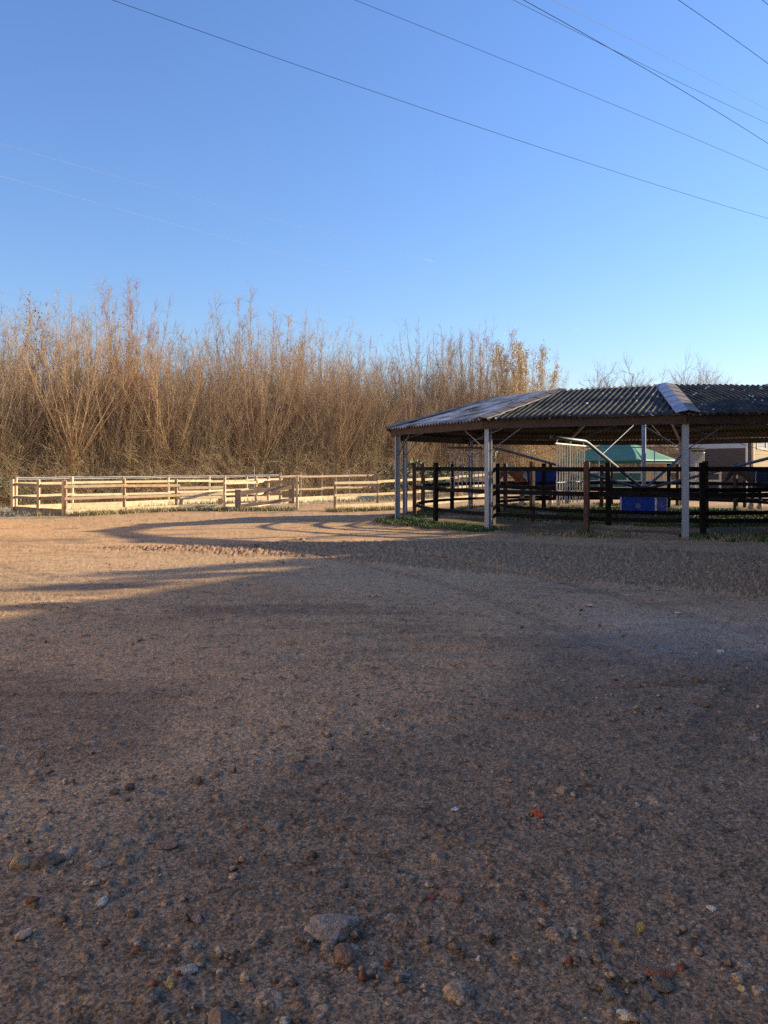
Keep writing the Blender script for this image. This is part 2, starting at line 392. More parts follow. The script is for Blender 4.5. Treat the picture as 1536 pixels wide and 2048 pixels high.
def build_ground():
    rows = []
    y = 1.15; dens = 1.0
    while y < 70:
        rows.append(y); y += max(.0035, dens * y * y / 1193.)
    rows = list(np.array([-60, -25, -10, -4, -1, .3, .9])) + rows + [75, 85, 100, 130, 180, 260, 420, 700]
    Y = np.array(rows)
    s = np.arange(-.74, .7401, 1 / 640.)
    ext = np.array([.4, 1.2, 3, 7, 16, 40, 100, 300])
    W = np.clip(Y, 1.6, None)[:, None]
    X = np.concatenate([-(.74 * W + ext[::-1][None]), s[None] * W, .74 * W + ext[None]], axis=1)
    YY = np.repeat(Y[:, None], X.shape[1], axis=1)
    shp = X.shape; x = X.ravel(); yy = YY.ravel()
    H = ground_base(x, yy)
    lb = loose_band(x, yy)
    far = sstep((yy - 9) / 8)
    rough = .55 + .9 * vnoise(x * .55, yy * .8, 3)
    fore = sstep((6.5 - yy) / 4)
    rr = np.hypot(x - WC[0], yy - WC[1])
    n1 = fbm(x * 1.6, yy * 3.2, 11, 3) - .5
    n2 = fbm(x * 6, yy * 8, 12, 3) - .5
    n3 = fbm(x * 22, yy * 26, 13, 3) - .5
    n4 = vnoise(x * 75, yy * 80, 14) - .5
    h = .030 * n1 + .009 * n2 * rough + .0045 * n3 * rough + .0035 * n4
    h = h * (1 - .45 * far) + lb * (.018 + .030 * n2 + .055 * n3 + .03 * n4)
    # long drag marks left by the scraper
    drag = np.clip(fbm(x * .9 + .25 * yy, yy * 7 - .6 * x, 21, 3) - .60, 0, 1)
    h -= drag * .11 * (1 - fore) * (1 - lb)
    # crumbly clods trodden out of the surface
    patch = sstep((fbm(x * .55 + 5, yy * .8, 23, 3) - .36) / .25)
    cr = sstep((fbm(x * 6.5, yy * 8, 24, 4) - .545) / .085) * patch
    cr2 = sstep((fbm(x * 19, yy * 22, 25, 3) - .56) / .08) * (.35 + .65 * patch)
    cr3 = sstep((fbm(x * 48, yy * 52, 26, 2) - .58) / .09)
    crumb = np.clip(np.maximum(np.maximum(cr, cr2 * .8), cr3 * .55), 0, 1) * (1 - .5 * lb)
    h += (cr * .0035 + cr2 * .003 + cr3 * .0025) * (.5 + vnoise(x * 30, yy * 30, 27))
    drift = sstep((fbm(x * .42 + 7, yy * .55, 46, 3) - .40) / .22)
    pa, ia = pebble_field(x, yy, .13, .42, .016, .046, 101)
    pb, ib = pebble_field(x, yy, .075, .55, .010, .028, 202)
    pc, ic = pebble_field(x, yy, .034, .36, .004, .011, 303)
    clus = np.clip(sstep((fbm(x * 1.1, yy * 1.1, 44, 3) - .44) / .22) * (.15 + .6 * drift) + 1.1 * stone_drifts(x, yy), 0, 1)
    ka = (.25 + .75 * clus) * (.35 + .65 * fore) * (1 - .3 * far)
    ka = np.where(ia * 1.02 < .25 + .75 * clus, ka, 0)
    kb = np.where(ib < .07 + .75 * clus ** 1.4, .55 + .45 * fore, 0)
    kl = 1 + .7 * lb
    peb = np.maximum(np.maximum(pa * ka, pb * kb * kl), pc * .8)
    incircle = sstep((8.9 - rr) / .7)
    rut, tread = tyre_tracks(x, yy)
    peb *= 1 - .7 * rut
    h = h * (1 - .6 * rut) - .010 * rut + .004 * tread
    peb *= 1 - .6 * incircle
    H = H + h * (1 - .3 * incircle) + peb * .9
    H = np.where((yy < 1.2) | (yy > 66), np.minimum(H, ground_base(x, yy)), H)
    # ---- colour of the surface, partly darkened to stand for shade
    def C(a): return np.array(a, float)[None]
    big = fbm(x * .35, yy * .5, 51, 3)[:, None]
    grey = C((.51, .335, .190)); brown = C((.51, .315, .168)); wet_shade = C((.215, .140, .085)); tan = C((.585, .345, .175))
    c = grey + (brown - grey) * sstep((big - .35) / .35)
    c = c + (tan - c) * (far * .9)[:, None]
    wet_shade_mask = sstep((fbm(x * .5 + 3, yy * .6, 61, 4) + .42 * sstep((7.5 - yy) / 5.5) + .30 * sstep((x / np.clip(yy, .5, None) + .12) / .4) * sstep((9 - yy) / 4) - .58) / .30)  # damp patches from noise; near and right-hand terms paint in the barn's shade
    c = c + (wet_shade - c) * (.70 * wet_shade_mask)[:, None]
    c = c * (1 - .16 * crumb)[:, None]
    c = c * (1 - .13 * rut - .10 * tread)[:, None]
    streak = sstep((fbm(x * 1.6 + .2 * yy, yy * 6, 71, 6) - .56) / .06) * sstep((fbm(x * .3, yy * .4, 72, 2) - .4) / .2)
    c = c * (1 - .20 * streak * (1 - .4 * fore))[:, None]
    c = c + (C((.44, .245, .120)) - c) * (lb * .92)[:, None]
    # crumbs and stones keep their own colour
    st = np.where(pa * ka >= np.maximum(pb * kb * kl, pc * .8), ia, np.where(pb * kb * kl >= pc * .8, ib, ic))
    tone = np.stack([.20 + .28 * st ** 1.5, .145 + .21 * st ** 1.5, .095 + .145 * st ** 1.5], 1)
    tone[(st > .90)] = (.20, .085, .05); tone[(st > .925)] = (.27, .20, .12); tone[(st > .955)] = (.15, .16, .17); tone[(st > .988)] = (.55, .54, .50)
    on = np.clip(peb / .006, 0, 1)[:, None]
    c = c + (tone - c) * on * .8
    # soil under the grass of the walker, sand in the pens, leaf litter under the trees
    gm = incircle * sstep((fbm(x * .8, yy * .8, 81, 3) - .25) / .3)
    c = c + (C((.13, .105, .06)) - c) * (gm * .8)[:, None]
    e1 = np.array((.635, .774)); q0 = np.array((-12.2, 29.5))
    u = (x - q0[0]) * e1[0] + (yy - q0[1]) * e1[1]; v = -(x - q0[0]) * e1[1] + (yy - q0[1]) * e1[0]
    pen = sstep((v + .1) / .25) * sstep(yy - 28) * sstep((7.5 - x) / 3)
    c = c + (C((.50, .43, .33)) - c) * (pen * .85)[:, None]
    verge = sstep((v + 1.0) / .5) * (1 - sstep((v + .1) / .2)) * sstep(yy - 27) * sstep((1 - x) / 2)
    c = c + (C((.26, .20, .10)) - c) * (verge * .8)[:, None]
    tl = sstep((yy - (36 + .728 * (x + 20))) / 3)
    c = c + (C((.17, .11, .065)) - c) * tl[:, None]
    damp = np.exp(-(((x - 2.9) / 1.5) ** 2 + ((yy - 7.2) / 1.4) ** 2)) + .8 * np.exp(-(((x + 4.2) / 1.6) ** 2 + ((yy - 11) / 1.2) ** 2)) + .25 * wet_shade_mask
    damp = damp * (.5 + fbm(x * 3, yy * 5, 91, 3))
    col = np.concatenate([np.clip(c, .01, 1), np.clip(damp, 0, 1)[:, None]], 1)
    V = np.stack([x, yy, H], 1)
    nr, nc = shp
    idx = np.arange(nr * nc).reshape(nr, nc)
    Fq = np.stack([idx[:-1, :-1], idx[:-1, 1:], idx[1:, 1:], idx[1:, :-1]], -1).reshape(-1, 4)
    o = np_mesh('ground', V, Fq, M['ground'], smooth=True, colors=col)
    tag(o, 'bare brown dirt yard strewn with small stones', None, None, 'structure')
build_ground()

# low wooded bank behind the thicket
def build_hill():
    n, k = 90, 14
    V = []; 
    for i in range(n):
        t = i / (n - 1)
        x0 = -70 + 190 * t; y0 = 58 + .728 * (min(x0, 14) + 20) + max(0, x0 - 14) * .5
        for j in range(k):
            s = j / (k - 1)
            hx = x0 - .40 * s * 26; hy = y0 + .9 * s * 26
            top = 6.2 if x0 < 12 else 6.2 - 2.4 * min(1, (x0 - 12) / 14)
            hz = top * float(sstep(s * 1.9)) * (.85 + .3 * float(vnoise(x0 * .12, s * 2, 7))) - .5 + .5 * float(vnoise(x0 * .5, s * 9, 8))
            V.append((hx, hy, hz))
    idx = np.arange(n * k).reshape(n, k)
    Fq = np.stack([idx[:-1, :-1], idx[1:, :-1], idx[1:, 1:], idx[:-1, 1:]], -1).reshape(-1, 4)
    o = np_mesh('hill', np.array(V), Fq, M['hill'], smooth=True)
    tag(o, 'low brown wooded bank behind the thicket', None, None, 'structure')
build_hill()

# ------------------------------------------------------------------ stones lying in the yard
def stone(name, px, py, w, h, color, label, seed, flat=.6, cat='stone', rz=0.0, sharp=.25):
    d = EYE * F / (py + h * .25 - 935.0)
    x, y = at(px, d)
    W = w / F * d / 2; Hh = max(h / F * d * .46, W * .22)
    bm = bmesh.new(); bmesh.ops.create_icosphere(bm, subdivisions=4, radius=1)
    rng = np.random.RandomState(seed)
    planes = [(Vector(rng.normal(size=3)).normalized(), .62 + .3 * rng.rand()) for _ in range(9)]
    for v in bm.verts:
        p = v.co.copy()
        for nrm, dd in planes:                       # chip flat faces off the lump
            q = p.dot(nrm)
            if q > dd: p -= nrm * (q - dd)
        k = 1 + sharp * (float(vnoise(p.x * 2.3 + 9 + seed, p.y * 2.3 + p.z * 1.7 + 5, seed)) - .5) + .10 * (float(vnoise(p.x * 7 + p.z * 5, p.y * 7 - p.z * 4, seed + 3)) - .5) + .05 * (float(vnoise(p.x * 17 + p.z * 13, p.y * 17 - p.z * 9, seed + 4)) - .5)
        v.co = Vector((p.x * W * 1.15 * k, p.y * W * .8 * k, p.z * Hh * k))
    bmesh.ops.rotate(bm, verts=bm.verts, cent=(0, 0, 0), matrix=Matrix.Rotation(rz, 3, 'Z'))
    me = bpy.data.meshes.new(name); bm.to_mesh(me); bm.free()
    color = (min(.85, color[0] * 1.75), min(.8, color[1] * 1.5), min(.75, color[2] * 1.18))
    m = mat('stone_' + str(seed), color, tuple(c * .5 for c in color), 45, .9, .7, 140)
    me.materials.append(m)
    o = bpy.data.objects.new(name, me); COL.objects.link(o)
    o.location = (x, y, gz(x, y) + Hh * .12 + .006)
    tag(o, label, cat)
    return o

STONES = [
 ('stone', 668, 1842, 100, 44, (.24, .22, .21), 'largest half buried grey stone in the lower middle of the yard'),
 ('stone', 690, 1900, 54, 34, (.20, .13, .095), 'rounded reddish brown stone just in front of the largest grey stone'),
 ('stone', 612, 1868, 42, 16, (.16, .13, .115), 'flat brown slab at the left foot of the largest grey stone'),
 ('stone', 40, 1722, 48, 32, (.34, .26, .15), 'yellowish tan angular stone at the left edge of the yard'),
 ('stone', 96, 1716, 56, 36, (.15, .115, .09), 'dark crumbling clod right beside the yellowish tan stone'),
 ('stone', 440, 2036, 66, 54, (.19, .165, .15), 'broad grey flat rock at the bottom edge left of middle'),
 ('stone', 48, 1865, 32, 18, (.42, .33, .28), 'pale pinkish flat stone near the lower left edge'),
 ('stone', 340, 1962, 26, 32, (.36, .31, .13), 'upright mustard yellow stone in the lower left pebble patch'),
 ('stone', 366, 1962, 34, 26, (.15, .135, .13), 'grey round pebble right of the mustard yellow stone'),
 ('stone', 374, 1934, 38, 20, (.30, .32, .31), 'dusty grey white lump behind the mustard yellow stone'),
 ('stone', 202, 1802, 34, 18, (.34, .37, .38), 'bluish white crumbled mortar lump left of the grey stones'),
 ('stone', 220, 1788, 16, 12, (.36, .38, .38), 'small bluish white crumb behind the crumbled mortar lump'),
 ('stone', 260, 1570, 26, 13, (.10, .075, .065), 'flat dark brown stone alone in the left middle of the yard'),
 ('stone', 230, 1580, 18, 12, (.13, .12, .115), 'small grey pebble left of the flat dark brown stone'),
 ('brick_fragment', 1075, 1622, 24, 13, (.40, .085, .04), 'bright orange red brick fragment on the dark right half of the yard'),
 ('stone', 910, 1612, 18, 6, (.60, .66, .68), 'thin white flake left of the orange red brick fragment'),
 ('stone', 1423, 1815, 17, 11, (.70, .70, .72), 'small bright white chip on the dark ground at right'),
 ('stone', 957, 1912, 13, 13, (.74, .74, .82), 'tiny bright white chip in the lower middle right'),
 ('stone', 806, 1942, 32, 18, (.20, .21, .22), 'blue grey stone with pale top below the middle of the yard'),
 ('stone', 806, 1970, 24, 18, (.22, .15, .09), 'brown pebble just in front of the blue grey stone'),
 ('brick_fragment', 1320, 1942, 48, 24, (.20, .10, .07), 'worn reddish brown brick end at the lower right'),
 ('stone', 1324, 1962, 50, 16, (.14, .13, .10), 'olive grey slab in front of the worn brick end'),
 ('stone', 1282, 1850, 16, 26, (.30, .26, .12), 'small olive yellow upright stone behind the worn brick end'),
 ('stone', 1296, 1984, 34, 28, (.13, .13, .135), 'dark grey angular stone in front of the worn brick end, right one of a pair'),
 ('stone', 1222, 1984, 36, 28, (.14, .14, .14), 'dark grey rounded stone, left one of the pair at lower right'),
 ('stone', 1248, 2026, 33, 17, (.52, .48, .42), 'pale cream stone at the bottom edge right of middle'),
 ('stone', 1287, 2034, 26, 24, (.17, .17, .18), 'pointed slate grey stone right of the pale cream stone'),
 ('stone', 1484, 1976, 14, 15, (.42, .38, .20), 'small pale yellow pebble near the lower right edge'),
 ('stone', 1442, 1308, 20, 6, (.66, .66, .66), 'flat white flake in the right middle distance of the yard'),
 ('stone', 1180, 1209, 12, 5, (.70, .68, .64), 'white flake beside the loose dark gravel band'),
 ('stone', 1355, 1225, 15, 5, (.52, .54, .58), 'bluish pale flake right of the white flake by the gravel band'),
 ('brick_fragment', 902, 1780, 40, 10, (.28, .18, .14), 'long low pinkish brick sliver half sunk in the dirt'),
 ('brick_fragment', 862, 1788, 22, 7, (.26, .06, .05), 'small dark red brick sliver left of the pinkish one'),
 ('stone', 335, 1685, 40, 14, (.21, .15, .125), 'flat reddish brown stone in the left half of the yard'),
 ('stone', 395, 1834, 30, 14, (.27, .19, .17), 'pinkish flat stone between crumbled mortar and largest grey stone'),
 ('stone', 604, 1078, 14, 10, (.24, .18, .13), 'lone round stone on the far edge of the loose gravel band'),
 ('stone', 1410, 1152 + 260, 22, 9, (.13, .11, .10), 'flat dark stone on the right half below the damp patch'),
]
for i, (nm, px, py, w, h, c, lab) in enumerate(STONES):
    stone(nm, px, py, w, h, c, lab, 400 + i, rz=(i * 1.7) % 3.1, cat='brick' if 'brick' in nm else 'stone')

def loose_pebbles():
    """countless small loose stones lying on the dirt"""
    rng = np.random.RandomState(5)
    bm = bmesh.new(); bmesh.ops.create_icosphere(bm, subdivisions=1, radius=1)
    bv = np.array([v.co[:] for v in bm.verts]); bf = np.array([[v.index for v in f.verts] for f in bm.faces]); bm.free()
    n = 3400
    d = 1.9 + 11 * rng.rand(n) ** 2.2; lat = (rng.rand(n) - .5) * 1.3 * d
    extra = 2600
    xb = rng.uniform(-7, 8, extra); yb = np.interp(xb, [-7, -3.5, -.6, 2, 5, 8], [15, 14.8, 14.7, 13.8, 11.5, 9.5]) + rng.normal(0, .9, extra)
    x = np.concatenate([lat, xb]); y = np.concatenate([d, yb])
    keep = np.concatenate([fbm(lat * 1.1, d * 1.1, 44, 3) + .35 * stone_drifts(lat, d) > .56 + .22 * rng.rand(n), loose_band(xb, yb) > .5])
    x = x[keep]; y = y[keep]; n = len(x)
    s = (.004 + .017 * rng.rand(n) ** 2.5) * (1 + .05 * y)
    V = np.zeros((n, len(bv), 3)); z = ground_base(x, y)
    for k in range(n):
        j = bv * (1 + .75 * (rng.rand(len(bv), 1) - .5)) * np.array([1, .55 + .4 * rng.rand(), .4 + .3 * rng.rand()])
        a = rng.rand() * 6.28; c_, s_ = math.cos(a), math.sin(a)
        V[k, :, 0] = x[k] + s[k] * (j[:, 0] * c_ - j[:, 1] * s_); V[k, :, 1] = y[k] + s[k] * (j[:, 0] * s_ + j[:, 1] * c_); V[k, :, 2] = z[k] + .010 + s[k] * (j[:, 2] + .05)
    Fa = (bf[None] + (np.arange(n) * len(bv))[:, None, None]).reshape(-1, 3)
    t = rng.rand(n) ** 1.6
    c = np.stack([.19 + .28 * t, .138 + .21 * t, .09 + .145 * t], 1)
    q = rng.rand(n); c[q > .93] = (.24, .10, .06); c[q > .985] = (.50, .44, .36)
    col = np.concatenate([np.repeat(c, len(bv), 0), np.zeros((n * len(bv), 1))], 1)
    o = np_mesh('loose_gravel', V.reshape(-1, 3), Fa, M['ground'], colors=col)
    tag(o, 'small loose stones scattered over the dirt yard', None, None, 'stuff')
loose_pebbles()

# ------------------------------------------------------------------ grass
def grass_patch(name, pts, hmin, hmax, m, label, seed, lean=.5, wid=.011):
    rng = np.random.RandomState(seed); n = len(pts); pts = np.asarray(pts)
    z = ground_base(pts[:, 0], pts[:, 1])
    a = rng.rand(n) * 2 * PI; hh = hmin + (hmax - hmin) * rng.rand(n) ** 1.5; w = wid * (.6 + .8 * rng.rand(n))
    l = lean * hh * rng.rand(n); b = rng.rand(n) * 2 * PI
    base = np.stack([pts[:, 0], pts[:, 1], z - .01], 1)
    side = np.stack([np.cos(a) * w, np.sin(a) * w, 0 * a], 1)
    mid = base + np.stack([np.cos(b) * l * .35, np.sin(b) * l * .35, hh * .6], 1)
    tip = base + np.stack([np.cos(b) * l, np.sin(b) * l, hh], 1)
    V = np.stack([base - side, base + side, mid + side * .7, mid - side * .7, tip], 1).reshape(-1, 3)
    i = (np.arange(n) * 5)[:, None]
    T = np.concatenate([i + [[0, 1, 2]], i + [[0, 2, 3]], i + [[3, 2, 4]]], 0)
    o = np_mesh(name, V, T, m)
    tag(o, label, None, None, 'stuff')

def ring_points(n, r0, r1, a0, a1, seed, thr):
    rng = np.random.RandomState(seed)
    r = np.sqrt(r0 * r0 + (r1 * r1 - r0 * r0) * rng.rand(n)); a = R(a0) + R(a1 - a0) * rng.rand(n)
    x = WC[0] + r * np.cos(a); y = WC[1] + r * np.sin(a)
    k = fbm(x * 1.3, y * 1.3, seed, 3) > thr
    return np.stack([x, y], 1)[k]
gp = np.concatenate([ring_points(24000, 7.5, 8.5, 240, 300, 1, .54), ring_points(22000, 7.5, 8.7, 184, 226, 2, .45), ring_points(9000, 8.2, 9.1, 262, 300, 6, .46),
                     ring_points(30000, .6, 4.9, 0, 360, 3, .36), ring_points(12000, 6.6, 8.0, 60, 185, 4, .5)])
grass_patch('grass', gp, .02, .14, M['grass'], 'short green grass round and inside the horse walker', 9)
rng_ = np.random.RandomState(77)
def strip_points(a, b, w, n):
    a = np.array(a); b = np.array(b); t = rng_.rand(n)[:, None]
    d = (b - a) / np.linalg.norm(b - a); nn = np.array([d[1], -d[0]])
    return a + (b - a) * t + nn * (rng_.normal(0, w, n))[:, None]
Q0 = np.array((-12.2, 29.5)); E1 = np.array((.635, .774)); E2 = np.array((-.774, .635))
dp = np.concatenate([strip_points(Q0 + (.3, -.25), Q0 + E1 * 5 + (.3, -.25), .22, 2600), strip_points(Q0 + E2 * 4.5 + (-3, -1.2), Q0 + (-.3, -.3), .3, 900),
                     strip_points(at(352, 33), at(590, 32.9), .3, 2200), strip_points(at(660, 31.8), at(790, 33.5), .25, 1800),
                     strip_points((-26, 36.5), (-13.5, 36.5), 1.2, 5000), strip_points((-14, 37.5), (9, 47), .8, 4000)])
grass_patch('dry_grass', dp, .05, .24, M['dry_grass'], 'dry yellowish grass along the feet of the pale fences', 10, .8, .014)
dg = np.concatenate([ring_points(9000, 7.5, 8.8, 184, 300, 21, .48), ring_points(7000, .6, 4.9, 0, 360, 22, .46)])
grass_patch('dead_grass', dg, .02, .11, M['dry_grass'], 'dead brown blades and weeds mixed into the grass of the horse walker', 13, .9, .010)
gg = np.concatenate([strip_points(at(452, 33.4), at(592, 33.0), .22, 2600)])
grass_patch('fresh_grass', gg, .03, .10, M['grass'], 'thin green grass under the sagging brown gate', 12, .5, .012)
# ------------------------------------------------------------------ the roofed horse walker
NSEG = 11
PH = -1.79
RC, RE, RI = 8.17, 8.47, 5.1          # columns, eave, inner edge
ZE, ZI = 2.72, 3.67
def ang(k): return PH - 2 * PI * k / NSEG
def pol(r, a, z=0): return Vector((WC[0] + r * math.cos(a), WC[1] + r * math.sin(a), z))

walker = thing('walker_pavilion', (WC[0], WC[1], 0), 'round open roofed horse walker with ring of dark corrugated roof on steel columns', 'pavilion')
def roof_panel(k):
    a0, a1 = ang(k), ang(k + 1)
    E0, E1_, I0, I1 = pol(RE, a0, ZE), pol(RE, a1, ZE), pol(RI, a0, ZI), pol(RI, a1, ZI)
    mid_e = (E0 + E1_) / 2; mid_i = (I0 + I1) / 2
    ux = (E1_ - E0).normalized(); vy = (mid_i - mid_e); SL = vy.length; vy = vy.normalized(); nz = ux.cross(vy).normalized()
    if nz.z < 0: nz = -nz
    We = (E1_ - E0).length; Wi = (I1 - I0).length
    pitch = .146; nu = int(We / pitch * 8); nv = 12
    us = np.linspace(-We / 2, We / 2, nu + 1)
    V = np.zeros((nu + 1, nv + 1, 3)); Vb = V.copy()
    for i, u in enumerate(us):
        vm = SL if abs(u) <= Wi / 2 else SL * max(.0, (We / 2 - abs(u)) / (We / 2 - Wi / 2))
        ph = 2 * PI * u / pitch
        wv = .028 * math.cos(ph)
        for j in range(nv + 1):
            v = vm * j / nv
            lap = .018 if v < SL * .52 else 0.0
            sh = math.floor(u / (pitch * 6.8) + .37); lap += .014 * float(vnoise(sh * 3.7 + .5, k * 5.1 + (2.5 if v < SL * .52 else 0), 3)) - .007
            sag = -.018 * math.sin(PI * v / SL) + .010 * math.sin(u * 2.1 + k * 1.3) * (1 - v / SL)
            over = -.05 if j == 0 else 0
            jag = (.03 * (float(vnoise(u / (pitch * 6.8), k * 7.3, 9)) - .5)) if j == 0 else 0
            p = mid_e + ux * u + vy * (v + over + jag) + nz * (wv - lap + sag + .03)
            V[i, j] = p - Vector((WC[0], WC[1], 0)); q = p - nz * .012; Vb[i, j] = q - Vector((WC[0], WC[1], 0))
    n = (nu + 1) * (nv + 1)
    idx = np.arange(n).reshape(nu + 1, nv + 1)
    f1 = np.stack([idx[:-1, :-1], idx[1:, :-1], idx[1:, 1:], idx[:-1, 1:]], -1).reshape(-1, 4)
    f2 = f1[:, ::-1] + n
    # close the sheet's eave edge so that it has thickness
    e = np.stack([idx[:-1, 0], idx[1:, 0], idx[1:, 0] + n, idx[:-1, 0] + n], -1)[:, ::-1]
    allV = np.concatenate([V.reshape(-1, 3), Vb.reshape(-1, 3)])
    Fq = np.concatenate([f1, f2, e])
    mi = np.concatenate([np.zeros(len(f1)), np.ones(len(f2)), np.zeros(len(e))])
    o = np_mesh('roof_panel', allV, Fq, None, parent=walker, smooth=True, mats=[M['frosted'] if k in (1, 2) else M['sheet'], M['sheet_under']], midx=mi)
    return o
for k in range(NSEG):
    roof_panel(k)
for k in range(NSEG):
    a = ang(k); e = pol(RE + .06, a, ZE + .085); i = pol(RI - .04, a, ZI + .085)
    t = Vector((-math.sin(a), math.cos(a), 0))
    for s in (1, -1):                                  # two flaps of short overlapping ridge pieces
        mb = MB()
        for j in range(6):
            p = e.lerp(i, j / 6); q = e.lerp(i, (j + 1) / 6 + .02)
            w = .25; rise = .015 * (j % 2)
            dn = Vector((0, 0, -.035))
            c0 = [p, p + t * s * w + dn * 1.5, p + t * s * w + dn * 1.5 - Vector((0, 0, .02)), p - Vector((0, 0, .02))]
            c1 = [q + Vector((0, 0, -.012)), q + t * s * w + dn * 1.5 - Vector((0, 0, .012)), q + t * s * w + dn * 1.5 - Vector((0, 0, .034)), q - Vector((0, 0, .034))]
            mb.quad_prism(c0, c1)
        mb.build('ridge_cap', M['frost_cap'] if (k == 0 and s < 0) else M['cap'], walker)
    # eave board, purlins, column, braces
    a1 = ang(k + 1)
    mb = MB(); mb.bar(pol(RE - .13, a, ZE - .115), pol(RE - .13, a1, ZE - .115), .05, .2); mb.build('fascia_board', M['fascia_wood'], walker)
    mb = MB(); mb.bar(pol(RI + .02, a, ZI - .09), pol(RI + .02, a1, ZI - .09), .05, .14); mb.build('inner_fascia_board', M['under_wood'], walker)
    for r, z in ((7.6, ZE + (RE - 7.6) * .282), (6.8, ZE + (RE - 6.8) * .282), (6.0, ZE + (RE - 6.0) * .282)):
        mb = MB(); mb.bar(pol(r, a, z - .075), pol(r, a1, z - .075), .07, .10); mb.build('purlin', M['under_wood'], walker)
    mb = MB(); mb.bar(pol(RC - .1, a, ZE - .03), pol(RI, a, ZI - .16), .09, .16); mb.build('rafter', M['dark_steel'], walker)
    mb = MB(); c = pol(RC, a); rad = Vector((math.cos(a), math.sin(a), 0)); tan_ = Vector((-math.sin(a), math.cos(a), 0))
    zb, zt = -.35, ZE - .05
    for s in (1, -1):                                  # rolled steel H section
        p = c + rad * s * .062
        mb.bar(Vector((p.x, p.y, zb)), Vector((p.x, p.y, zt)), .130, .016, up=rad)
    mb.bar(Vector((c.x, c.y, zb)), Vector((c.x, c.y, zt)), .010, .108, up=rad)
    col = mb.build('column', M['steel'], walker)
    mb = MB()
    for aa in (a1, ang(k - 1)):
        tgt = pol(RE - .2, a, ZE - .2).lerp(pol(RE - .2, aa, ZE - .2), .20)
        mb.bar((c.x, c.y, ZE - .80), tgt, .020, .020)
    mb.build('brace', M['dark_steel'], walker)

# ------------------------------------------------------------------ round fences of the walker
def round_fence(name, label, r, a_start, n, m_post, zs, rail_h, seed, inward=True):
    t = thing(name, (WC[0], WC[1], 0), label, 'fence')
    rng = np.random.RandomState(seed)
    for k in range(n):
        a = R(a_start) + 2 * PI * k / n; a1 = R(a_start) + 2 * PI * (k + 1) / n
        p = pol(r, a); tt = 1.68 + rng.uniform(-.03, .05)
        mb = MB(); mb.bar((p.x, p.y, -.2), (p.x + rng.uniform(-.02, .02), p.y + rng.uniform(-.02, .02), tt), .125, .125, up=(math.cos(a), math.sin(a), 0))
        mb.build('post', m_post[k % len(m_post)], t, bevel=.012)
        for z, h in zip(zs, rail_h):
            rr = r - .085 if inward else r + .085
            mb = MB()
            pts = [pol(rr, a + (a1 - a) * q / 4, z + rng.uniform(-.008, .008)) for q in range(5)]
            for q in range(4): mb.bar(pts[q], pts[q + 1] + (pts[q + 1] - pts[q]) * .01, .04, h)
            mb.build('rail', M['black_wood'], t)
    return t
round_fence('outer_ring_fence', 'black three rail timber fence round the outside of the walker track', 7.42, 241.3, 18,
            [M['red_black_wood'], M['black_wood'], M['red_black_wood']], (.33, .92, 1.51), (.10, .115, .11), 1)
round_fence('inner_ring_fence', 'black three rail timber fence round the inside of the walker track', 4.72, 240.4, 12,
            [M['black_wood'], M['red_black_wood']], (.36, .96, 1.50), (.10, .115, .11), 2, False)

# ------------------------------------------------------------------ walker machine
mach = thing('horse_walker_machine', (WC[0], WC[1], .62), 'grey steel centre mast with four sloping arms carrying hanging bar gates', 'machine')
mb = MB(); mb.tube([(WC[0], WC[1], .62), (WC[0], WC[1], 3.55)], .068, 14); mb.build('mast', M['steel'], mach, smooth=False)
mb = MB(); mb.tube([(WC[0], WC[1], .66), (WC[0], WC[1], .96)], .17, 16)
mb.box(WC[0] - .26, WC[1] - .26, .625, WC[0] + .26, WC[1] + .26, .66); mb.build('hub', M['dark_steel'], mach)
for A in (145, 235, 325, 53):
    a = R(A); t_ = Vector((-math.sin(a), math.cos(a), 0))
    mb = MB()
    mb.tube([pol(.15, a, .88), pol(5.05, a, 2.20), pol(5.3, a, 2.25), pol(7.3 if A != 235 else 7.55, a, 2.29)], .048, 10)
    arm = mb.build('arm', M['dark_steel'], mach, smooth=True)
    mb = MB(); mb.tube([pol(5.25, a, 2.12), pol(7.3, a, 2.14)], .022, 8)
    for r in (5.4, 6.3, 7.2): mb.tube([pol(r, a, 2.13), pol(r, a, 2.26)], .014, 6)
    gate = mb.build('gate_rail', M['bar_steel'], arm)
    mb = MB(); nb = 12
    rng = np.random.RandomState(A)
    for q in range(nb):
        r = 5.32 + (7.2 - 5.32) * q / (nb - 1)
        sw = rng.uniform(-.025, .025)
        mb.tube([pol(r, a, 2.11), pol(r + sw, a, .67 + rng.uniform(-.03, .03))], .020, 6)
    mb.tube([pol(5.25, a, 1.18), pol(7.25, a, 1.18)], .010, 6)
    mb.build('gate_bars', M['bar_steel'], arm)
# stay rods from the mast to the arms
for A in (145, 235, 325, 53):
    mb = MB(); mb.tube([pol(.08, R(A), 3.2), pol(3.9, R(A), 1.93)], .007, 6); mb.build('stay_rod', M['dark_steel'], mach)

